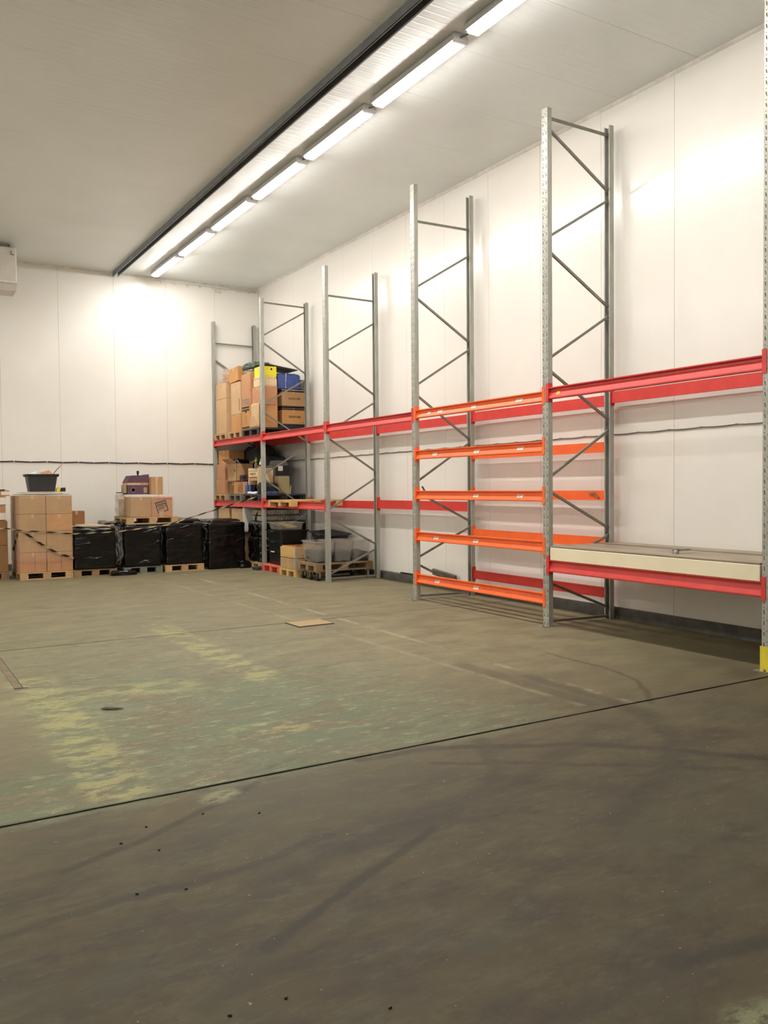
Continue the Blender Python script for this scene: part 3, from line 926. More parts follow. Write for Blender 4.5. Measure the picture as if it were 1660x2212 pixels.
# ------------------------------------------------------------------ boxes, film, tubs
def carton(label, x0, y0, z0, x1, y1, z1, mat, tape='X', rotz=0.0, tilt=0.0, open_top=False, seam=None, group=None, cat='box', name='carton'):
    cx, cy = (x0 + x1) / 2, (y0 + y1) / 2
    sx, sy, h = x1 - x0, y1 - y0, z1 - z0
    t = thing(name, label, cat, (cx, cy, z0), rotz, group)
    if tilt:
        t.rotation_euler = (tilt, 0, rotz)
    if open_top:
        th = .006
        m = MB().box(-sx / 2, -sy / 2, 0, sx / 2, sy / 2, th)
        for a in ((-sx / 2, -sy / 2, sx / 2, -sy / 2 + th), (-sx / 2, sy / 2 - th, sx / 2, sy / 2), (-sx / 2, -sy / 2, -sx / 2 + th, sy / 2), (sx / 2 - th, -sy / 2, sx / 2, sy / 2)):
            m.box(a[0], a[1], 0, a[2], a[3], h)
        obj('body', m, mat, t)
        for s in (-1, 1):
            M = Matrix.Translation((s * sx / 2, 0, h)) @ Matrix.Rotation(s * .9, 4, 'Y')
            obj('flap', MB().box(-.003, -sy / 2, 0, .003, sy / 2, min(sx * .45, .2), M), mat, t)
        return t
    obj('body', MB().box(-sx / 2, -sy / 2, 0, sx / 2, sy / 2, h - .004), mat, t, bevel=.006)
    g = .0025
    if tape == 'X':
        obj('flap', MB().box(-sx / 2 + .004, -sy / 2 + .004, h - .004, sx / 2 - .004, -g, h).box(-sx / 2 + .004, g, h - .004, sx / 2 - .004, sy / 2 - .004, h), mat, t)
        obj('tape', MB().box(-sx / 2 - .001, -.025, h - .07, -sx / 2 + .002, .025, h + .001).box(-sx / 2, -.025, h, sx / 2, .025, h + .001).box(sx / 2 - .002, -.025, h - .07, sx / 2 + .001, .025, h + .001), TAPE, t)
    else:
        obj('flap', MB().box(-sx / 2 + .004, -sy / 2 + .004, h - .004, -g, sy / 2 - .004, h).box(g, -sy / 2 + .004, h - .004, sx / 2 - .004, sy / 2 - .004, h), mat, t)
        obj('tape', MB().box(-.025, -sy / 2 - .001, h - .07, .025, -sy / 2 + .002, h + .001).box(-.025, -sy / 2, h, .025, sy / 2, h + .001).box(-.025, sy / 2 - .002, h - .07, .025, sy / 2 + .001, h + .001), TAPE, t)
    return t

def lumpy_box(sx, sy, h, nx, ny, nz, amp, freq=3.0, seed=0, round_=0.06, bulge=0.0, band=0.0):
    """closed box of quads with noisy, wrinkled faces; base centred at the origin"""
    mb = MB()
    idx = {}
    def vert(i, j, k):
        key = (i, j, k)
        if key in idx:
            return idx[key]
        u, v, w = i / nx, j / ny, k / nz
        x, y, z = (u - .5) * sx, (v - .5) * sy, w * h
        cx, cy = max(-sx / 2 + round_, min(sx / 2 - round_, x)), max(-sy / 2 + round_, min(sy / 2 - round_, y))
        cz = min(h - round_, z)
        d = Vector((x - cx, y - cy, max(0, z - cz)))
        if d.length > round_:
            d = d.normalized() * round_
            x, y, z = cx + d.x, cy + d.y, (cz + d.z if z > cz else z)
        out = Vector((x / (sx / 2), y / (sy / 2), 0))
        s = math.sin(PI * w) * bulge
        x += out.x * s; y += out.y * s
        q = Vector((x * freq + seed * 7.3, y * freq, z * freq * 2.2))
        nn = noise.noise(q) * amp + noise.noise(q * 2.7) * amp * .5
        if band:
            nn += band * noise.noise(Vector((x * 1.5 + seed, y * 1.5, z * 14)))
        n = Vector((x / sx * 2, y / sy * 2, (z / h * 2 - 1) if w > .5 else 0))
        n = Vector((n.x ** 3, n.y ** 3, n.z ** 3))
        if n.length > 1e-4:
            n.normalize()
        if k == 0:
            n.z = 0
        p = Vector((x, y, z)) + n * nn
        if k == 0:
            p.z = 0
        idx[key] = len(mb.v)
        mb.v.append((p.x, p.y, max(0, p.z)))
        return idx[key]
    for i in range(nx):
        for j in range(ny):
            mb.f.append((vert(i, j, nz), vert(i + 1, j, nz), vert(i + 1, j + 1, nz), vert(i, j + 1, nz)))
            mb.f.append((vert(i, j, 0), vert(i, j + 1, 0), vert(i + 1, j + 1, 0), vert(i + 1, j, 0)))
    for i in range(nx):
        for k in range(nz):
            mb.f.append((vert(i, 0, k), vert(i + 1, 0, k), vert(i + 1, 0, k + 1), vert(i, 0, k + 1)))
            mb.f.append((vert(i, ny, k), vert(i, ny, k + 1), vert(i + 1, ny, k + 1), vert(i + 1, ny, k)))
    for j in range(ny):
        for k in range(nz):
            mb.f.append((vert(0, j, k), vert(0, j, k + 1), vert(0, j + 1, k + 1), vert(0, j + 1, k)))
            mb.f.append((vert(nx, j, k), vert(nx, j + 1, k), vert(nx, j + 1, k + 1), vert(nx, j, k + 1)))
    return mb

def lump(name, label, cat, x0, y0, z0, x1, y1, z1, mat, amp=.02, n=12, seed=1, freq=4.0, bulge=.0, band=0.0, round_=.06, group=None, rotz=0.0):
    o = obj(name, lumpy_box(x1 - x0, y1 - y0, z1 - z0, n, n, n, amp, freq, seed, round_, bulge, band), mat, None, ((x0 + x1) / 2, (y0 + y1) / 2, z0), (0, 0, rotz), smooth=True)
    return tag(o, label, cat, group)

def sheet(name, label, cat, x0, y0, z, x1, y1, th, mat, rotz=0.0, tilt=(0, 0), wav=.0, group=None):
    mb = MB(); n = 8
    sx, sy = x1 - x0, y1 - y0
    for s in (0, th):
        for i in range(n + 1):
            for j in range(n + 1):
                x, y = (i / n - .5) * sx, (j / n - .5) * sy
                mb.v.append((x, y, s + wav * (1 + noise.noise(Vector((x * 4, y * 4, z * 9)))) ))
    m = (n + 1) ** 2
    q = lambda i, j, s=0: s * m + i * (n + 1) + j
    for i in range(n):
        for j in range(n):
            mb.f.append((q(i, j, 1), q(i + 1, j, 1), q(i + 1, j + 1, 1), q(i, j + 1, 1)))
            mb.f.append((q(i, j), q(i, j + 1), q(i + 1, j + 1), q(i + 1, j)))
    for i in range(n):
        mb.f += [(q(i, 0), q(i + 1, 0), q(i + 1, 0, 1), q(i, 0, 1)), (q(i, n), q(i, n, 1), q(i + 1, n, 1), q(i + 1, n)),
                 (q(0, i), q(0, i, 1), q(0, i + 1, 1), q(0, i + 1)), (q(n, i), q(n, i + 1), q(n, i + 1, 1), q(n, i, 1))]
    o = obj(name, mb, mat, None, ((x0 + x1) / 2, (y0 + y1) / 2, z), (tilt[0], tilt[1], rotz))
    return tag(o, label, cat, group)

def tub(label, cx, cy, z0, sx, sy, h, mat, rotz=0.0, taper=.86, group=None, cat='tub', name='storage_tub', th=.006, rim=.03, handles=True):
    """open tapered tub with a rolled rim"""
    t = thing(name, label, cat, (cx, cy, z0), rotz, group)
    def ring(s, z, inset=0):
        a, b, c = sx / 2 * s - inset, sy / 2 * s - inset, .05
        pts = []
        for qx, qy, a0 in ((1, 1, 0), (-1, 1, PI / 2), (-1, -1, PI), (1, -1, 3 * PI / 2)):
            for k in range(4):
                an = a0 + k * PI / 6
                pts.append((qx * (a - c) + c * math.cos(an), qy * (b - c) + c * math.sin(an), z))
        return pts
    mb = MB(); N = 16
    rings = [ring(taper, 0), ring(1, h), ring(1, h, th), ring(taper, th, th)]
    for r in rings:
        mb.v += r
    for a in range(3):
        for k in range(N):
            mb.f.append((a * N + k, a * N + (k + 1) % N, (a + 1) * N + (k + 1) % N, (a + 1) * N + k))
    mb.f.append(tuple(reversed(range(N)))); mb.f.append(tuple(3 * N + k for k in range(N)))
    obj('shell', mb, mat, t)
    rm = MB()
    rr = [ring(1, h - .02, -rim * .9), ring(1, h + .004, -rim), ring(1, h + .004, .0), ring(1, h - .02, -.004)]
    for r in rr:
        rm.v += r
    for a in range(4):
        for k in range(N):
            b = (a + 1) % 4
            rm.f.append((a * N + k, a * N + (k + 1) % N, b * N + (k + 1) % N, b * N + k))
    obj('rim', rm, mat, t)
    if handles:
        for s in (-1, 1):
            obj('handle', MB().box(s * (sx / 2 + rim) - .012, -.09, h - .045, s * (sx / 2 + rim) + .012, .09, h - .012), mat, t, bevel=.006)
    return t

def tape_run(label, pts, width, period=.24, sag=0.0, n=14):
    mb = MB(); uv = []
    dist = 0.0
    P = []
    for a, b in zip(pts, pts[1:]):
        a, b = Vector(a), Vector(b)
        for i in range(n):
            f = i / n
            q = a.lerp(b, f); q.z -= sag * 4 * f * (1 - f)
            P.append(q)
    P.append(Vector(pts[-1]))
    for i, q in enumerate(P):
        d = (P[min(i + 1, len(P) - 1)] - P[max(i - 1, 0)]).normalized()
        if i:
            dist += (q - P[i - 1]).length
        side = d.cross(Vector((-.5, -.86, 0))).normalized()
        tw = .25 * math.sin(dist * 2.1)
        side = (side * math.cos(tw) + Vector((-.5, -.86, 0)) * math.sin(tw))
        nrm = d.cross(side).normalized() * .0008
        for s, e in ((-1, 1), (1, 1), (1, -1), (-1, -1)):
            mb.v.append(tuple(q + side * s * width / 2 + nrm * e)); uv.append((dist / period, (s + 1) / 2))
    for i in range(len(P) - 1):
        for k in range(4):
            a, b = i * 4 + k, i * 4 + (k + 1) % 4
            mb.f.append((a, b, b + 4, a + 4))
    mb.uv = uv
    return tag(obj('hazard_tape', mb, HAZARD), label, 'tape')

# ------------------------------------------------------------------ far left: cartons by the back wall
pallet('pallet under the carton pile cut by the left edge', 1.28, 17.7, 0, .92, 1.2, WOOD_D)
zz = [.146, .66, 1.13]
for i in range(2):
    carton('brown carton at the left edge, ' + ('bottom one of its column' if i == 0 else 'second one up in its column'), 1.75, 17.71, zz[i], 2.185, 18.3, zz[i + 1] - .004, TAN_D)
    carton('brown carton beyond the left edge, ' + ('bottom' if i == 0 else 'upper') + ' one of its column', 1.3, 17.71, zz[i], 1.74, 18.3, zz[i + 1] - .004, TAN_D)
for i, (a, b, w, l) in enumerate(((1.132, 1.42, 2.16, 'third one up at the left edge, white label on its corner'), (1.424, 1.60, 2.17, 'narrow fourth one up at the left edge with a white label'), (1.604, 1.71, 2.24, 'flat topmost one at the left edge under a dark board'))):
    c = carton('brown carton, ' + l, 1.4, 17.74, a, w, 18.3, b, TAN_P)
    hx, hy = (w - 1.4) / 2, .28
    obj('label', MB().box(hx - .15, -hy - .002, .02, hx + .0005, -hy + .001, min(.15, b - a - .02)).box(hx - .001, -hy - .002, .02, hx + .0015, -hy + .12, min(.15, b - a - .02)), STICKER, c)
sheet('dark_board', 'dark flat board lying on the carton pile at the left edge', 'board', 1.5, 17.72, 1.712, 2.16, 18.2, .018, BLACKP)

pallet('wooden pallet under the tall stack of eight wrapped cartons', 2.345, 17.33, 0, .96, 1.2, WOOD)
zz = [.146, .52, .92, 1.252, 1.604]
nm = ('bottom', 'second from the bottom', 'third from the bottom', 'top')
mats = [TAN_P, TAN, TAN, TAN]
for i in range(4):
    for j, (xa, xb, l) in enumerate(((2.345, 2.822, 'left'), (2.83, 3.305, 'right'))):
        m = mats[i] if not (i == 2 and j == 1) else TAN_O
        c = carton('wrapped carton, %s of the %s column below the black tub' % (nm[i], l), xa, 17.35, zz[i], xb, 17.93, zz[i + 1] - .003, m, tape='Y')
        if i == 0:
            obj('seam_tape', MB().box(.02, -.2915, .02, .03, -.289, zz[1] - zz[0] - .03), TAN_D, c)
    carton('brown carton, %s of the rear column behind the wrapped stack' % nm[i], 2.345, 17.94, zz[i], 3.305, 18.5, zz[i + 1] - .003, TAN_L, tape='Y')
tag(obj('stretch_film', lumpy_box(.99, 1.19, 1.30, 16, 16, 20, .006, 5, 3, .02, 0, .006), FILM, None, (2.825, 17.925, .32), smooth=True), 'clear stretch film around the tall stack of cartons', 'film')
sheet('flat_cardboard', 'flattened cardboard sheet under the black tub', 'cardboard', 2.36, 17.4, 1.612, 3.28, 18.3, .006, TAN_G, wav=.012)
sheet('flat_cardboard', 'pale crumpled cardboard sheet sliding from under the black tub', 'cardboard', 2.45, 17.45, 1.65, 3.2, 18.1, .005, TAN_L, rotz=.12, wav=.010)
tub('dark grey plastic tub heaped with papers on the carton stack', 2.83, 17.85, 1.678, .56, .44, .34, DARKP, rim=.028, taper=.83)
for (lab, x, y, z, sx, sy, m, tl, nm_, ct) in (
    ('white paper sheet sticking out of the dark grey tub', 2.72, 17.84, 1.98, .22, .26, PAPER, (.5, -.45), 'paper_sheet', 'paper'),
    ('pale blue sheet standing folded in the dark grey tub', 2.80, 17.82, 2.01, .12, .24, PAPER_B, (.3, .95), 'paper_sheet', 'paper'),
    ('piece of brown card leaning in the dark grey tub', 2.95, 17.84, 2.0, .2, .25, TAN_P, (.6, -.3), 'card_piece', 'cardboard')):
    sheet(nm_, lab, ct, x - sx / 2, y - sy / 2, z, x + sx / 2, y + sy / 2, .006, m, .2, tl, .008)
tag(obj('paper_stick', MB().tube([(0, 0, -.14), (.12, 0, -.02), (.22, 0, .10), (.29, .02, .16)], [.012, .011, .010, .006], 8), TAN_G, None, (2.94, 17.85, 2.05)), 'thin stick poking up to the right out of the dark grey tub', 'stick')
t = thing('wedge_block', 'yellow and black wedge beside the dark grey tub', 'wedge', (3.17, 17.72, 1.678))
obj('yellow_half', MB().prism([(-.085, 0), (-.03, 0), (.0, .075), (-.05, .085), (-.085, .05)], (0, -.04, 0), (0, .06, 0), ((1, 0, 0), (0, 0, 1))), GUARD, t)
obj('black_half', MB().prism([(-.03, 0), (.085, 0), (.085, .08), (.0, .075)], (0, -.04, 0), (0, .06, 0), ((1, 0, 0), (0, 0, 1))), BLACKP, t)

# ------------------------------------------------------------------ row of black wrapped loads
loads = [(3.33, 4.12, .146, .955, 'first black-wrapped load from the left, beside the carton stack', 1),
         (4.28, 5.02, .146, .99, 'second black-wrapped load from the left, under the upper pallet', 2),
         (5.12, 5.91, .146, 1.0, 'third black-wrapped load from the left, on a clean pallet', 3),
         (6.03, 6.86, .0, .985, 'fourth black-wrapped load from the left, reaching the floor beside the rack', 4)]
for x0, x1, z0, z1, l, sd in loads:
    lump('wrapped_load', l, 'pallet load', x0, 17.28, z0, x1, 18.45, z1, FILM_BLACK, amp=.016, n=26, seed=sd * 3, freq=2.4, band=.005, round_=.04, group='black wrapped pallet loads')
pallet('pallet under the first black-wrapped load', 3.31, 17.29, 0, .82, 1.2, WOOD_D)
pallet('grimy pallet under the second black-wrapped load', 4.27, 17.29, 0, .78, 1.2, WOOD_G)
pallet('clean wooden pallet under the third black-wrapped load', 5.10, 17.27, 0, .82, 1.2, WOOD)
tag(obj('film_tail', lumpy_box(.5, .25, .10, 10, 8, 6, .03, 6, 11, .04), FILM_BLACK, None, (4.25, 17.27, 0), smooth=True), 'torn black film trailing on the floor between two loads', 'film')
tag(obj('film_tail', lumpy_box(.24, .16, .17, 8, 8, 8, .02, 8, 12, .05), FILM_BLACK, None, (6.80, 17.22, 0), smooth=True), 'knot of black film on the floor at the rack corner', 'film')
carton('small carton standing on the first black-wrapped load', 3.36, 18.0, .985, 3.675, 18.35, 1.28, TAN_D, tape='Y')
sheet('flat_cardboard', 'pale flattened cardboard lying on the first black-wrapped load', 'cardboard', 3.45, 17.32, .985, 4.12, 18.0, .008, TAN_L, rotz=-.06, wav=.014)
lump('film_heap', 'heap of loose black film on top between first and second black loads', 'film', 3.95, 17.4, .98, 4.36, 18.2, 1.06, FILM_BLACK, .03, 10, 5, 6)
lump('film_heap', 'heap of loose black film on top of the third black load', 'film', 5.42, 17.35, 1.02, 5.9, 18.2, 1.08, FILM_BLACK, .025, 10, 6, 6)
lump('film_heap', 'loose black film along the top of the fourth black load', 'film', 6.08, 17.4, 1.0, 6.8, 18.2, 1.05, FILM_BLACK, .02, 10, 8, 6)

pallet('upper pallet lying across the second and third black loads', 4.345, 17.30, 1.0, 1.05, 1.05, WOOD)
fc = 'front'
carton('wrapped carton on the upper pallet, left of the printed one', 4.43, 17.33, 1.146, 4.845, 17.85, 1.55, TAN, tape='Y')
c = carton('carton with a black tilted square print on the upper pallet', 4.85, 17.33, 1.146, 5.285, 17.85, 1.545, TAN_P, tape='Y')
M = Matrix.Translation((-.005, -.2615, .205)) @ Matrix.Rotation(-.27, 4, 'Y')
pb = MB()
w, hh, e = .115, .115, .02
for bx in ((-w, -hh, -w + e, hh), (w - e, -hh, w, hh), (-w, hh - e, w, hh), (.02, -hh, w, -hh + e), (-w, .035, w, .05), (-w + .02, -.05, .05, -.04)):
    pb.box(bx[0], -.0006, bx[1], bx[2], .0006, bx[3], M)
obj('square_print', pb, INK, c)
words('print_text', 'TOTAL', .075, INK, c, M @ Vector((0, -.0008, .072)), '-Y', .27, .17)
words('print_text', 'SIZE 5', .08, INK, c, M @ Vector((.01, -.0008, -.01)), '-Y', .27, .16)
obj('red_strip', MB().box(-.1, -.2612, .345, .2, -.2602, .375), INK_RED, c)
obj('pale_tape', MB().box(-.05, -.2625, .0, .03, -.2605, .1), TAPE, c)
carton('brown carton at the rear left of the upper pallet', 4.43, 17.87, 1.146, 4.845, 18.32, 1.5, TAN_L)
carton('brown carton at the rear right of the upper pallet', 4.85, 17.87, 1.146, 5.285, 18.32, 1.5, TAN_L)
tag(obj('stretch_film', lumpy_box(.92, 1.07, .45, 16, 16, 12, .010, 5, 9, .04, 0, .006), FILM, None, (4.86, 17.85, 1.15), smooth=True), 'clear stretch film over the cartons on the upper pallet', 'film')
lump('plastic_bag', 'cloudy plastic bag bulging at the left of the upper pallet', 'bag', 4.36, 17.75, 1.146, 4.43, 18.36, 1.62, FILM_T, .02, 10, 15, 6, round_=.03)
t = thing('display_box', 'purple printed box with a pale band and sloping lid', 'box', (4.66, 17.8, 1.606), .0)
obj('body', MB().box(-.22, -.2, 0, .22, .2, .245), PURPLE, t, bevel=.006)
obj('band', MB().box(-.221, -.202, .19, .221, .202, .235), TAN_L, t)
words('band_text', 'EVERY BITE', .03, INK_BROWN, t, (.12, -.2032, .212), '-Y', 0, .17)
obj('lid', MB().prism([(-.22, .245), (.222, .245), (.225, .41), (.18, .395), (-.12, .385), (-.15, .375)], (0, -.2, 0), (0, .2, 0), ((1, 0, 0), (0, 0, 1))), PURPLE, t)
obj('emblem', MB().lathe([(.05, 0), (.05, .002), (.035, .002), (.035, 0)], 16, (-.1, -.2025, .09), 'Y'), INK_G, t)
obj('price_label', MB().box(.11, -.203, .03, .18, -.2, .14), TAN_G, t)
c = carton('taped carton beside the purple box', 4.885, 17.45, 1.60, 5.13, 17.85, 1.96, TAN, tape='Y')
obj('tape_strip', MB().box(-.035, -.2015, .0, .01, -.2, .35), TAPE, c)
t = thing('hand_brush', 'small black-headed tool standing up behind the purple box', 'tool', (4.77, 18.03, 1.60))
obj('handle', MB().tube([(0, 0, 0), (0, 0, .42)], .011, 8), TAN_D, t)
obj('head', MB().lathe([(.013, .40), (.024, .44), (.026, .49), (.02, .495)], 10), BLACKP, t)
carton('small grey-brown box beside the purple box, on the wrapped cartons', 4.365, 17.6, 1.63, 4.425, 17.8, 1.80, TAN_G)
tag(obj('dark_strip', MB().box(4.27, 17.7, 1.632, 4.36, 17.85, 1.65), BLACKP), 'short dark strip lying left of the purple box', 'strip')

tape_run('long striped hazard tape sagging across the black loads to the rack post', [(1.4, 17.68, 1.0), (2.15, 17.62, .985), (2.335, 17.30, .955), (3.31, 17.29, .855), (3.45, 17.22, .86), (4.13, 17.22, .872), (4.71, 17.22, .93), (5.15, 17.21, .98), (6.985, 16.70, 1.555)], .026, .30)
tape_run('hazard tape running down diagonally across the front of the carton stack', [(2.38, 17.315, .95), (2.75, 17.31, .66), (3.0, 17.31, .50), (3.31, 17.31, .38)], .04, .26)
tape_run('hazard tape hanging down the left side of the carton stack', [(2.335, 17.40, .93), (2.325, 17.75, .72), (2.325, 18.1, .52)], .04, .26)

# ------------------------------------------------------------------ rack, top level of the far bay (beam top 2.845)
Z = 2.846
pallet('wooden pallet of the top level nearest the back wall', 6.98, 18.68, Z, 1.15, .80, WOOD, boards=5)
pallet('wooden pallet in the middle of the top level', 6.98, 17.77, Z, 1.15, .80, WOOD)
def plastic_pallet(label, x0, y0, z0, wx, wy, mat, name='plastic_pallet', group=None):
    t = thing(name, label, 'pallet', (x0 + wx / 2, y0 + wy / 2, z0), 0, group)
    obj('deck', MB().box(-wx / 2, -wy / 2, .105, wx / 2, wy / 2, .14), mat, t, bevel=.008)
    for i in (-1, 0, 1):
        obj('runner', MB().box(-wx / 2, i * (wy / 2 - .06) - .06, 0, wx / 2, i * (wy / 2 - .06) + .06, .025), mat, t)
        for j in (-1, 0, 1):
            obj('foot', MB().box(j * (wx / 2 - .07) - .07, i * (wy / 2 - .06) - .06, .025, j * (wx / 2 - .07) + .07, i * (wy / 2 - .06) + .06, .105), mat, t, bevel=.006)
    return t
plastic_pallet('black plastic pallet at the near end of the top level', 6.98, 16.75, Z, 1.15, .96, BLACKP)
zt = Z + .146
carton('tall carton nearest the back wall on the top level', 7.02, 18.77, zt, 7.48, 19.45, 3.79, TAN_L)
carton('squat carton stacked on the tall carton nearest the back wall', 7.02, 18.77, 3.792, 7.48, 19.43, 4.15, TAN_L)
lump('plastic_bag', 'cloudy plastic bag of packing on the carton nearest the back wall', 'bag', 7.05, 18.70, 4.152, 7.45, 19.36, 4.50, FILM_T, .03, 14, 21, 5, round_=.12)
lump('packing_filler', 'crumpled brown packing inside the cloudy bag at the back', 'packing', 7.1, 18.78, 4.153, 7.40, 19.28, 4.42, TAN_P, .03, 12, 22, 5, round_=.10)
c = carton('low tan carton in the middle pile of the top level', 7.02, 17.87, zt, 7.55, 18.46, 3.36, TAN_O)
c = carton('tall tan carton in the middle pile of the top level', 7.02, 17.87, 3.362, 7.55, 18.46, 4.08, TAN_L)
obj('hand_hole', MB().box(-.2665, -.24, .08, -.2645, -.19, .34), TAN_D, c)
carton('tilted orange-brown carton on top of the middle pile', 7.02, 18.0, 4.10, 7.38, 18.56, 4.42, TAN_O, tilt=-.06)
c = carton('tan carton with black arrow prints on the black plastic pallet', 7.03, 17.34, zt, 7.5, 17.84, 3.52, TAN_O)
pb = MB()
for a, b, z0_, z1_ in ((-.2, .22, .46, .50), (-.2, .22, .40, .44), (-.04, .04, .36, .40), (-.2, .22, .02, .06)):
    pb.box(-.2362, a, z0_, -.2352, b, z1_)
obj('black_prints', pb, INK, c)
obj('outline_print', MB().box(-.2362, -.05, .12, -.2352, -.04, .3).box(-.2362, .04, .12, -.2352, .05, .3).box(-.2362, -.05, .29, -.2352, .05, .3), INK_BROWN, c)
c = carton('large tan carton with a faded grey print, above the arrow-printed one', 7.03, 17.32, 3.522, 7.5, 17.84, 4.20, TAN_P)
pb = MB()
for z0_ in (.0, .04, .08):
    pb.box(-.2362, -.2, .03 + z0_, -.2352, .2, .05 + z0_)
obj('grey_print', pb, INK_G, c)
lump('plastic_bag', 'small cloudy bag lying on the large tan carton of the top level', 'bag', 7.05, 17.35, 4.203, 7.4, 17.8, 4.30, FILM_T, .02, 10, 25, 7, round_=.05)
c = carton('big lower carton at the near post on the black plastic pallet', 7.06, 16.79, zt, 7.43, 17.29, 3.47, TAN_O)
carton('big upper carton at the near post, under the cream crate', 7.06, 16.79, 3.472, 7.43, 17.29, 3.866, TAN_P)
lump('cardboard_flap', 'curled cardboard flap in front of the big cartons at the post', 'cardboard', 7.0, 16.85, zt, 7.055, 17.27, 3.52, TAN_L, .02, 10, 29, 4, round_=.03)

def crate(label, x0, y0, z0, x1, y1, z1, mat, name='plastic_crate', cat='crate', slots=True):
    t = thing(name, label, cat, ((x0 + x1) / 2, (y0 + y1) / 2, z0))
    sx, sy, h, th = x1 - x0, y1 - y0, z1 - z0, .012
    obj('base', MB().box(-sx / 2, -sy / 2, 0, sx / 2, sy / 2, th), mat, t)
    for s in (-1, 1):
        obj('side', MB().box(-sx / 2, s * sy / 2 - th / 2, th, sx / 2, s * sy / 2 + th / 2, h), mat, t)
        obj('side', MB().box(s * sx / 2 - th / 2, -sy / 2, th, s * sx / 2 + th / 2, sy / 2, h), mat, t)
    r = MB()
    for s in (-1, 1):
        r.box(-sx / 2 - .014, s * sy / 2 - .014, h - .03, sx / 2 + .014, s * sy / 2 + .014, h)
        r.box(s * sx / 2 - .014, -sy / 2 - .014, h - .03, s * sx / 2 + .014, sy / 2 + .014, h)
    obj('rim', r, mat, t)
    rb = MB()
    n = 5
    for i in range(n):
        a = -sx / 2 + sx * (i + .5) / n
        rb.box(a - .008, -sy / 2 - .012, .01, a + .008, -sy / 2, h - .03)
        b = -sy / 2 + sy * (i + .5) / n
        rb.box(-sx / 2 - .012, b - .008, .01, -sx / 2, b + .008, h - .03)
    obj('ribs', rb, mat, t)
    return t
crate('cream plastic crate on the cartons at the post', 7.08, 16.81, 3.868, 7.42, 17.24, 4.07, CREAMP)
t = carton('yellow box on top of the cream crate', 7.09, 16.82, 4.072, 7.43, 17.23, 4.29, YELP, name='yellow_box')
obj('mark', MB().box(.03, -.2065, .14, .07, -.2045, .18), INK, t)
for i, (za, zb, l, cap) in enumerate(((3.06, 3.43, 'lower', 'SAGROCARE'), (3.45, 3.83, 'upper', 'SAGROCARE'))):
    c = carton('brown lidded box with dark lettering, %s of two behind the post' % l, 7.58, 16.9, za, 8.14, 17.35, zb, TAN if i else TAN_O, tape='Y')
    obj('black_band', MB().box(-.283, -.228, .33, .283, .228, .362).box(-.283, -.228, 0, .283, .228, .03), BLACKP, c)
    words('print_text', cap, .062, INK if i == 0 else INK_BROWN, c, (.02, -.2262, .185), '-Y', 0, .28)
sheet('black_sheet', 'black plastic sheet under the lidded boxes', 'sheet', 7.46, 16.86, 3.0, 8.12, 17.5, .05, BLACKP)
t = thing('tool_bag', 'blue zipped holdall on the lidded boxes of the top level', 'bag', (7.755, 17.12, 3.834))
obj('body', lumpy_box(.55, .42, .345, 12, 10, 10, .012, 5, 31, .06, .01), BLUEP, t, smooth=True)
for x in (-.08, .12):
    obj('strap', MB().tube([(x, -.222, .02), (x, -.226, .2), (x + .02, -.2, .35)], .009, 6), STICKER if x < 0 else BLUEP, t)
obj('base_band', MB().box(-.275, -.22, .02, .275, -.2, .06), BLUEP, t)
lump('cloth_heap', 'crumpled green cloth on the top level beside the yellow box', 'cloth', 7.1, 17.28, 4.33, 7.52, 18.0, 4.46, CLOTH_G, .035, 14, 33, 5, round_=.06)
sheet('plastic_sheet', 'thin grey-green panel sloping over the blue holdall', 'panel', 7.12, 16.85, 4.30, 7.95, 17.55, .012, GREENP, .0, (0, .14), .004)
lump('cloth_heap', 'dark green cloth hanging behind the blue holdall', 'cloth', 7.75, 17.38, 2.995, 8.10, 17.68, 4.17, CLOTH_G, .03, 10, 35, 6, round_=.05)
lump('grey_sack', 'pale grey sack squeezed between the blue holdall and the rear post', 'sack', 8.035, 16.92, 3.834, 8.17, 17.12, 4.06, CLOTH_S, .02, 10, 36, 6, round_=.04)

# ------------------------------------------------------------------ rack, middle level of the far bay (beam top 1.437)
Z = 1.4375; zt = Z + .1455
pallet('wooden pallet of the middle level nearest the back wall', 6.98, 18.76, Z, 1.15, .79, WOOD)
pallet('grey-green pallet in the middle of the middle level', 6.98, 17.80, Z, 1.15, .80, WOOD_G)
plastic_pallet('dark grey-green plastic pallet at the near end of the middle level', 6.98, 16.75, Z, 1.15, .95, DARKP)
carton('brown carton, lowest of three by the back wall on the middle level', 7.02, 18.96, zt, 7.48, 19.52, 1.93, TAN_P)
carton('brown carton, second of three by the back wall on the middle level', 7.04, 18.97, 1.932, 7.48, 19.52, 2.28, TAN_P)
carton('orange-tan carton, top of three by the back wall on the middle level', 7.1, 18.93, 2.282, 7.5, 19.5, 2.60, TAN_O, rotz=.08)
c = carton('tan carton printed with a grid of brown lettering', 7.02, 17.70, zt, 7.26, 18.36, 1.85, TAN_O)
for r in range(5):
    words('print_text', ('FLAT PACK', 'THIS SIDE', 'HANDLE', 'KEEP DRY', 'STORE')[r], .045, INK_BROWN, c, (-.1212, -.08, .23 - r * .046), '-X', 0, .3)
t = carton('blue box standing beside the printed carton', 7.03, 17.58, zt, 7.19, 17.695, 1.84, BLUEP, name='blue_box')
carton('dark brown carton under the open carton on the middle level', 7.1, 18.42, zt, 7.44, 18.86, 1.855, TAN_D)
sheet('pale_sheet', 'pale sheet hanging out under the open carton on the middle level', 'sheet', 7.03, 18.3, 1.862, 7.45, 18.88, .006, CREAMP)
c = carton('open brown carton filled with black bags on the middle level', 7.06, 18.28, 1.875, 7.46, 18.86, 2.27, TAN, open_top=True)
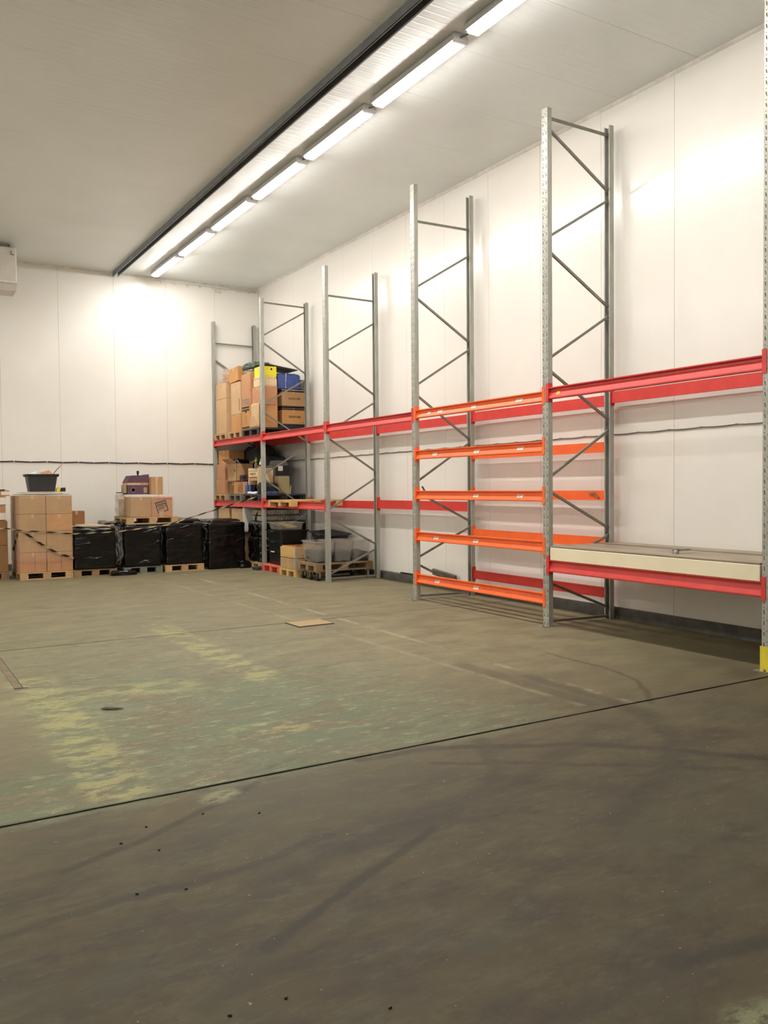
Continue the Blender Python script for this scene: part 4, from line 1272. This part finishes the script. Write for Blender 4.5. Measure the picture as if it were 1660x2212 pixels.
lump('refuse_bag', 'shiny black bag stuffed in the open carton', 'bag', 7.08, 18.30, 1.90, 7.44, 18.84, 2.37, FILM_BLACK, .03, 14, 41, 5, round_=.1)
lump('purse_bag', 'dark maroon bag in front of the open carton', 'bag', 7.12, 18.12, 1.852, 7.26, 18.27, 2.02, MAROON, .015, 10, 42, 7, round_=.04)
lump('refuse_bag', 'big matt black bag heaped at the rear of the middle level', 'bag', 7.55, 18.16, zt, 8.1, 19.3, 2.70, CLOTH_D, .05, 18, 43, 3, round_=.25)
lump('cloth_heap', 'dark grey cloth pile slumped behind the post', 'cloth', 7.5, 17.65, zt, 8.1, 18.08, 2.42, CLOTH_D, .05, 16, 44, 3.5, round_=.2)
t = thing('tool_trolley', 'cream trolley with label panels and bottles on top', 'trolley', (7.24, 17.32, zt))
obj('side_panel', MB().box(-.18, .24, .2, .18, .26, .56), CREAMP, t, bevel=.004)
obj('side_panel', MB().box(-.18, -.27, .2, .18, -.25, .56), CREAMP, t, bevel=.004)
obj('shelf', MB().box(-.18, -.25, .50, .18, .24, .515), CREAMP, t)
obj('drawer', MB().box(-.185, -.25, .37, .17, .2, .49), CREAMP, t)
words('drawer_text', 'PARTS', .07, INK, t, (-.1862, -.03, .43), '-X', 0, .3)
obj('drawer', MB().box(-.185, -.25, .29, .17, .16, .35), TAN_P, t)
for a, b in ((-.16, -.24), (-.16, .22), (.16, -.24), (.16, .22)):
    obj('leg', MB().box(a - .012, b - .012, 0, a + .012, b + .012, .2), GREY_M, t)
zb = zt + .516
t = thing('spray_bottle', 'clear spray bottle with a green trigger on the trolley', 'bottle', (7.2, 17.46, zb))
obj('bottle', MB().lathe([(.04, 0), (.042, .02), (.042, .12), (.018, .17), (.015, .2)], 14), FROST, t, smooth=True)
obj('trigger', MB().box(-.02, -.02, .2, .02, .04, .235).box(-.012, .02, .15, .012, .035, .2).tube([(0, 0, .235), (0, 0, .28)], .012, 8), plain('trigger_green', srgb(168, 200, 60), .4), t)
t = thing('white_bottle', 'white plastic bottle with a cap on the trolley', 'bottle', (7.2, 17.18, zb))
obj('bottle', MB().lathe([(.04, 0), (.044, .02), (.044, .13), (.03, .18), (.018, .2)], 14), WHITE, t, smooth=True)
obj('cap', MB().lathe([(.02, .2), (.02, .235), (.014, .245)], 12), WHITE, t)
t = thing('black_canister', 'black canister with an orange label on the trolley', 'canister', (7.14, 17.10, zb))
obj('body', MB().lathe([(.032, 0), (.034, .02), (.034, .09), (.02, .115)], 14), BLACKP, t, smooth=True)
obj('label', MB().lathe([(.0348, .02), (.0348, .08)], 14), plain('label_orange', srgb(232, 130, 60), .5), t)
lump('refuse_bag', 'black bag slumped in front of the post on the middle level', 'bag', 7.02, 16.86, zt, 7.45, 17.04, 1.83, CLOTH_D, .03, 12, 46, 6, round_=.08)
lump('paper_wad', 'crumpled white paper on the edge of the middle level', 'paper', 6.99, 17.06, zt, 7.09, 17.5, 1.63, PAPER, .02, 12, 47, 9, round_=.03)
lump('blue_cloth', 'crumpled blue plastic sheet along the near edge of the middle level', 'sheet', 7.16, 16.77, zt, 7.40, 16.85, 1.635, BLUEP, .02, 12, 48, 8, round_=.02)
t = carton('olive beige carton with a torn flap beside the grey machine', 7.46, 16.88, zt, 7.73, 17.2, 1.96, TAN_G)
obj('torn_flap', MB().box(-.14, -.18, .0, .15, -.163, .09, Matrix.Rotation(.12, 4, 'Y')), TAN_G, t)
obj('side_flap', MB().box(.135, -.16, .06, .147, .1, .2, Matrix.Rotation(.15, 4, 'Y')), TAN_L, t)
t = thing('grey_machine', 'dark grey machine with a pale label plate behind the beige carton', 'machine', (7.72, 17.42, zt))
obj('body', MB().box(-.17, -.18, 0, .16, .18, .66), GREY_M, t, bevel=.02, seg=2)
obj('front_panel', MB().box(-.155, -.186, .40, .15, -.179, .62), BLACKP, t)
obj('label_plate', MB().box(-.1, -.19, .5, .01, -.186, .61), STICKER, t)
obj('hood', MB().prism([(-.16, .66), (.14, .66), (.08, .73), (-.12, .73)], (0, -.17, 0), (0, .17, 0), ((1, 0, 0), (0, 0, 1))), GREY_M, t)
lump('grey_sack', 'tall grey sack leaning left of the grey machine', 'sack', 7.44, 17.21, zt, 7.54, 17.5, 2.2, CLOTH_S, .02, 12, 49, 5, round_=.03)

# bare pallet hooked over the half-height beams of the next bay
pallet('bare wooden pallet hooked over the half-height red beams, bottom boards missing', 6.855, 14.92, 1.3275, 1.12, 1.10, WOOD_Y, boards=5, bottom=False)

# ------------------------------------------------------------------ rack, floor level of the far bay
pallet('pallet under the two cartons behind the fourth black load', 7.0, 18.62, 0, 1.1, .82, WOOD_D)
pallet('second pallet behind the fourth black load', 7.0, 17.78, 0, 1.1, .80, WOOD_D)
for l, ya, yb in (('nearest the back wall', 18.72, 19.42), ('nearer the white board', 17.84, 18.55)):
    carton('big brown carton on the floor pallet, ' + l, 7.02, ya, .146, 7.6, yb, .74, TAN)
    carton('brown carton showing under the red beam, ' + l, 7.03, ya, .742, 7.6, yb, 1.25, TAN_L)
sheet('white_board', 'narrow white board standing on edge beside the slatted baskets', 'board', 7.0, 17.74, .75, 7.55, 17.775, .53, WHITE)
pallet('broken pallet under the black-sheeted heap in the rack', 6.95, 16.74, 0, 1.1, .80, WOOD, boards=5)
lump('black_sack', 'lower black sack of the black-sheeted heap in the rack', 'sack', 6.96, 16.75, .146, 8.08, 17.44, .70, FILM_BLACK, .03, 20, 51, 3.5, round_=.08, band=.01)
lump('black_sack', 'upper black sack of the black-sheeted heap in the rack', 'sack', 6.97, 16.75, .702, 8.08, 17.42, 1.0, FILM_BLACK, .022, 20, 52, 4, round_=.05, band=.01)
lump('rag', 'dark rag on the floor in front of the broken pallet', 'rag', 6.78, 16.50, 0, 6.93, 16.75, .07, CLOTH_D, .02, 10, 53, 9, round_=.03)
def basket(label, z0):
    t = thing('slatted_basket', label, 'basket', (7.47, 17.05, z0), 0, 'slatted baskets')
    w, d, h = .86, .5, .118
    f = MB()
    for z in (.006, h - .006):
        f.tube([(-w / 2, -d / 2, z), (w / 2, -d / 2, z), (w / 2, d / 2, z), (-w / 2, d / 2, z), (-w / 2, -d / 2, z)], .009, 6)
    obj('frame', f, BLACKP, t)
    s = MB()
    for i in range(22):
        x = -w / 2 + .02 + (w - .04) * i / 21
        s.box(x - .006, -d / 2 - .005, .01, x + .006, -d / 2 + .005, h - .01)
        s.box(x - .006, d / 2 - .005, .01, x + .006, d / 2 + .005, h - .01)
    for i in range(18):
        y = -d / 2 + .02 + (d - .04) * i / 17
        s.box(-w / 2 - .005, y - .006, .01, -w / 2 + .005, y + .006, h - .01)
    o = obj('slats', s, SLAT, t); o['kind'] = 'stuff'
    return t
basket('grey slatted basket with a black frame, lower of the two', 1.005)
basket('grey slatted basket with a black frame, upper of the two', 1.13)
tag(obj('curved_pipe', MB().tube([(7.02, 17.1, 1.0), (7.01, 17.05, 1.12), (7.05, 17.0, 1.22), (7.15, 16.9, 1.27)], .02, 8), BLACKP, smooth=True), 'black curved hose beside the slatted baskets', 'hose')

# ------------------------------------------------------------------ rack, floor level of the bay with the clear tubs
plastic_pallet('red plastic pallet under the stack of black tubs', 6.90, 15.62, 0, 1.0, .88, REDP)
for z0, h, l, s in ((.142, .29, 'bottom', .93), (.434, .2, 'middle', .97), (.636, .21, 'top', 1.0)):
    t = tub('black tub, %s of the stack on the red pallet' % l, 7.29, 16.07, z0, .62 * s, .74 * s, h, BLACKP, rim=.025, taper=.92, group='black tubs on the red pallet')
    if l == 'bottom':
        obj('label', MB().box(-.345, -.12, .262, -.338, .06, .284), STICKER, t)
tub('cloudy white tub with papers on top of the black tubs', 7.27, 16.08, .858, .54, .62, .15, FROST, rim=.03, taper=.88)
sheet('paper_sheet', 'crumpled brown paper in the cloudy white tub', 'paper', 7.12, 15.9, .90, 7.42, 16.3, .006, TAN_G, .3, (.25, -.15), .03)
for z0, h, l in ((0.002, .36, 'bottom'), (.366, .32, 'upper')):
    tub('black tub behind the wooden crate, %s one' % l, 7.84, 15.2, z0, .44, .62, h, BLACKP, rim=.02, taper=.92)
t = tub('shallow black tray tilted on the tubs behind the wooden crate', 7.82, 15.18, .70, .5, .72, .11, DARKP, rim=.03, taper=.9, name='tray', cat='tray')
t.rotation_euler = (.08, -.04, .1)

pallet('yellow wooden pallet under the wooden crate', 6.87, 14.78, 0, .62, .76, WOOD_Y)
t = thing('wooden_crate', 'wooden crate with a cardboard liner on the yellow pallet', 'crate', (7.18, 15.16, .146))
for s in (-1, 1):
    for k in range(2):
        obj('plank', MB().box(s * .29 - .01, -.34, .004 + k * .21, s * .29 + .01, .34, .2 + k * .21), WOOD_Y if k else WOOD, t)
        obj('plank', MB().box(-.28, s * .34 - .01, .004 + k * .21, .28, s * .34 + .01, .2 + k * .21), WOOD if s < 0 else WOOD_Y, t)
obj('corner_strip', MB().box(-.305, -.36, 0, -.255, -.35, .425), GALV, t)
obj('liner', MB().box(-.272, -.325, .0, -.266, .325, .435).box(.266, -.325, 0, .272, .325, .435).box(-.27, -.325, 0, .27, -.319, .43).box(-.27, .319, 0, .27, .325, .43), TAN_O, t)

pallet('pallet on castors carrying the three clear tubs', 6.88, 13.92, .172, 1.2, .78, WOOD_D, boards=5)
def castor(lab, x, y, rz):
    t = thing('castor', lab, 'castor', (x, y, 0), rz, 'castors under the dolly pallet')
    obj('wheel', MB().lathe([(.02, -.02), (.058, -.02), (.063, -.012), (.063, .012), (.058, .02), (.02, .02)], 20, (0, 0, .063), 'Y'), RUBBER, t)
    obj('fork', MB().box(-.02, -.032, .05, .025, -.026, .155).box(-.02, .026, .05, .025, .032, .155).box(-.035, -.034, .15, .035, .034, .158), GALV, t)
    obj('top_plate', MB().box(-.05, -.045, .158, .05, .045, .166), GALV, t)
    obj('axle', MB().lathe([(.009, -.038), (.009, .038)], 8, (0, 0, .063), 'Y'), GALV_D, t)
castor('front castor of the dolly pallet, nearest the upright', 6.96, 13.98, .5)
castor('front castor of the dolly pallet, middle one', 6.955, 14.27, .9)
castor('front castor of the dolly pallet, beside the wooden crate', 6.95, 14.58, .3)
castor('rear castor of the dolly pallet by the wall', 7.99, 13.99, .2)
castor('far rear castor of the dolly pallet', 7.99, 14.58, .2)
for i, (cx, l, sd) in enumerate(((7.12, 'front one, beside the wooden crate', 61), (7.51, 'middle one of three', 62), (7.90, 'rear one, by the wall', 63))):
    tub('frosted clear tub half full of dark cloth, ' + l, cx, 14.31, .318, .38, .66, .40, FROST, taper=.86, rim=.018, group='clear tubs on the dolly pallet', handles=False)
    lump('folded_cloth', 'dark grey cloth lying inside the clear tub, ' + l, 'cloth', cx - .158, 14.025, .326, cx + .158, 14.60, .55 - .02 * i, CLOTH_D, .02, 10, sd, 6, round_=.05)

# loose pieces by the right wall
t = thing('scrap_plank', 'grey wooden plank resting on the kerb behind the orange rack, upper one', 'plank', (8.16, 11.66, .145))
obj('board', MB().box(-.035, -.33, .0, .012, .33, .10, Matrix.Translation((0, 0, .045)) @ Matrix.Rotation(.10, 4, 'X') @ Matrix.Rotation(-.2, 4, 'Y')), PLANK, t)
t = thing('scrap_plank', 'grey wooden plank lying flat on the kerb behind the orange rack, lower one', 'plank', (8.17, 11.8, .142))
obj('board', MB().box(-.04, -.38, .0, .02, .30, .03), PLANK, t)
tag(obj('iron_rod', MB().tube([(8.185, 12.55, .156), (8.185, 13.1, .156)], .013, 10), BLACKP), 'short black rod lying on the wall kerb left of the orange rack', 'rod')

# ------------------------------------------------------------------ floor details
t = thing('access_hatch', 'small tan chequer-plate access hatch in the floor', 'hatch', (4.69, 9.69, 0), .02)
obj('plate', MB().box(-.235, -.185, .001, .235, .185, .012), CHECK, t)
fr = MB()
for bx in ((-.25, -.2, .25, -.185), (-.25, .185, .25, .2), (-.25, -.185, -.235, .185), (.235, -.185, .25, .185)):
    fr.box(bx[0], bx[1], 0.0005, bx[2], bx[3], .006)
obj('frame', fr, CRACK, t)
t = thing('floor_strip', 'worn brown cover strip let into the floor at the left edge', 'strip', (1.04, 8.72, 0), .0)
obj('cover', MB().box(-.032, -.78, .0004, .032, .78, .005), plain('strip_brown', srgb(112, 99, 77), .8, var=.2, scale=5), t)
obj('edge', MB().box(.032, -.79, .0003, .039, .79, .003).box(-.036, -.79, .0003, .07, -.778, .003), CRACK, t)
tag(obj('wood_splinter', MB().tube([(-.085, .0, .012), (-.05, .004, .014), (.0, -.002, .013), (.05, .0, .010), (.085, .012, .006)], [.006, .013, .012, .008, .003], 7), PLANK, None, (1.56, 6.77, 0), (0, 0, -.45)), 'dark splinter lying on the worn green floor', 'splinter')
peb = None
for x, y in ((1.714, 4.181), (.993, 4.178), (1.129, 4.006), (.96, 2.614), (1.427, 2.374), (1.455, 4.329), (1.153, 4.317), (.922, 3.618), (1.156, 2.606), (1.115, 3.552)):
    if peb is None:
        peb = tag(obj('pebble', lumpy_box(.014, .011, .007, 4, 4, 3, .002, 90, 3, .004), BLACKP, None, (x, y, 0)), 'tiny dark pebble on the brown floor in front of the joint', 'pebble', 'tiny dark pebbles on the near floor')
    else:
        o = peb.copy(); C.objects.link(o); o.location = (x, y, 0); o.rotation_euler = (0, 0, x * 9)
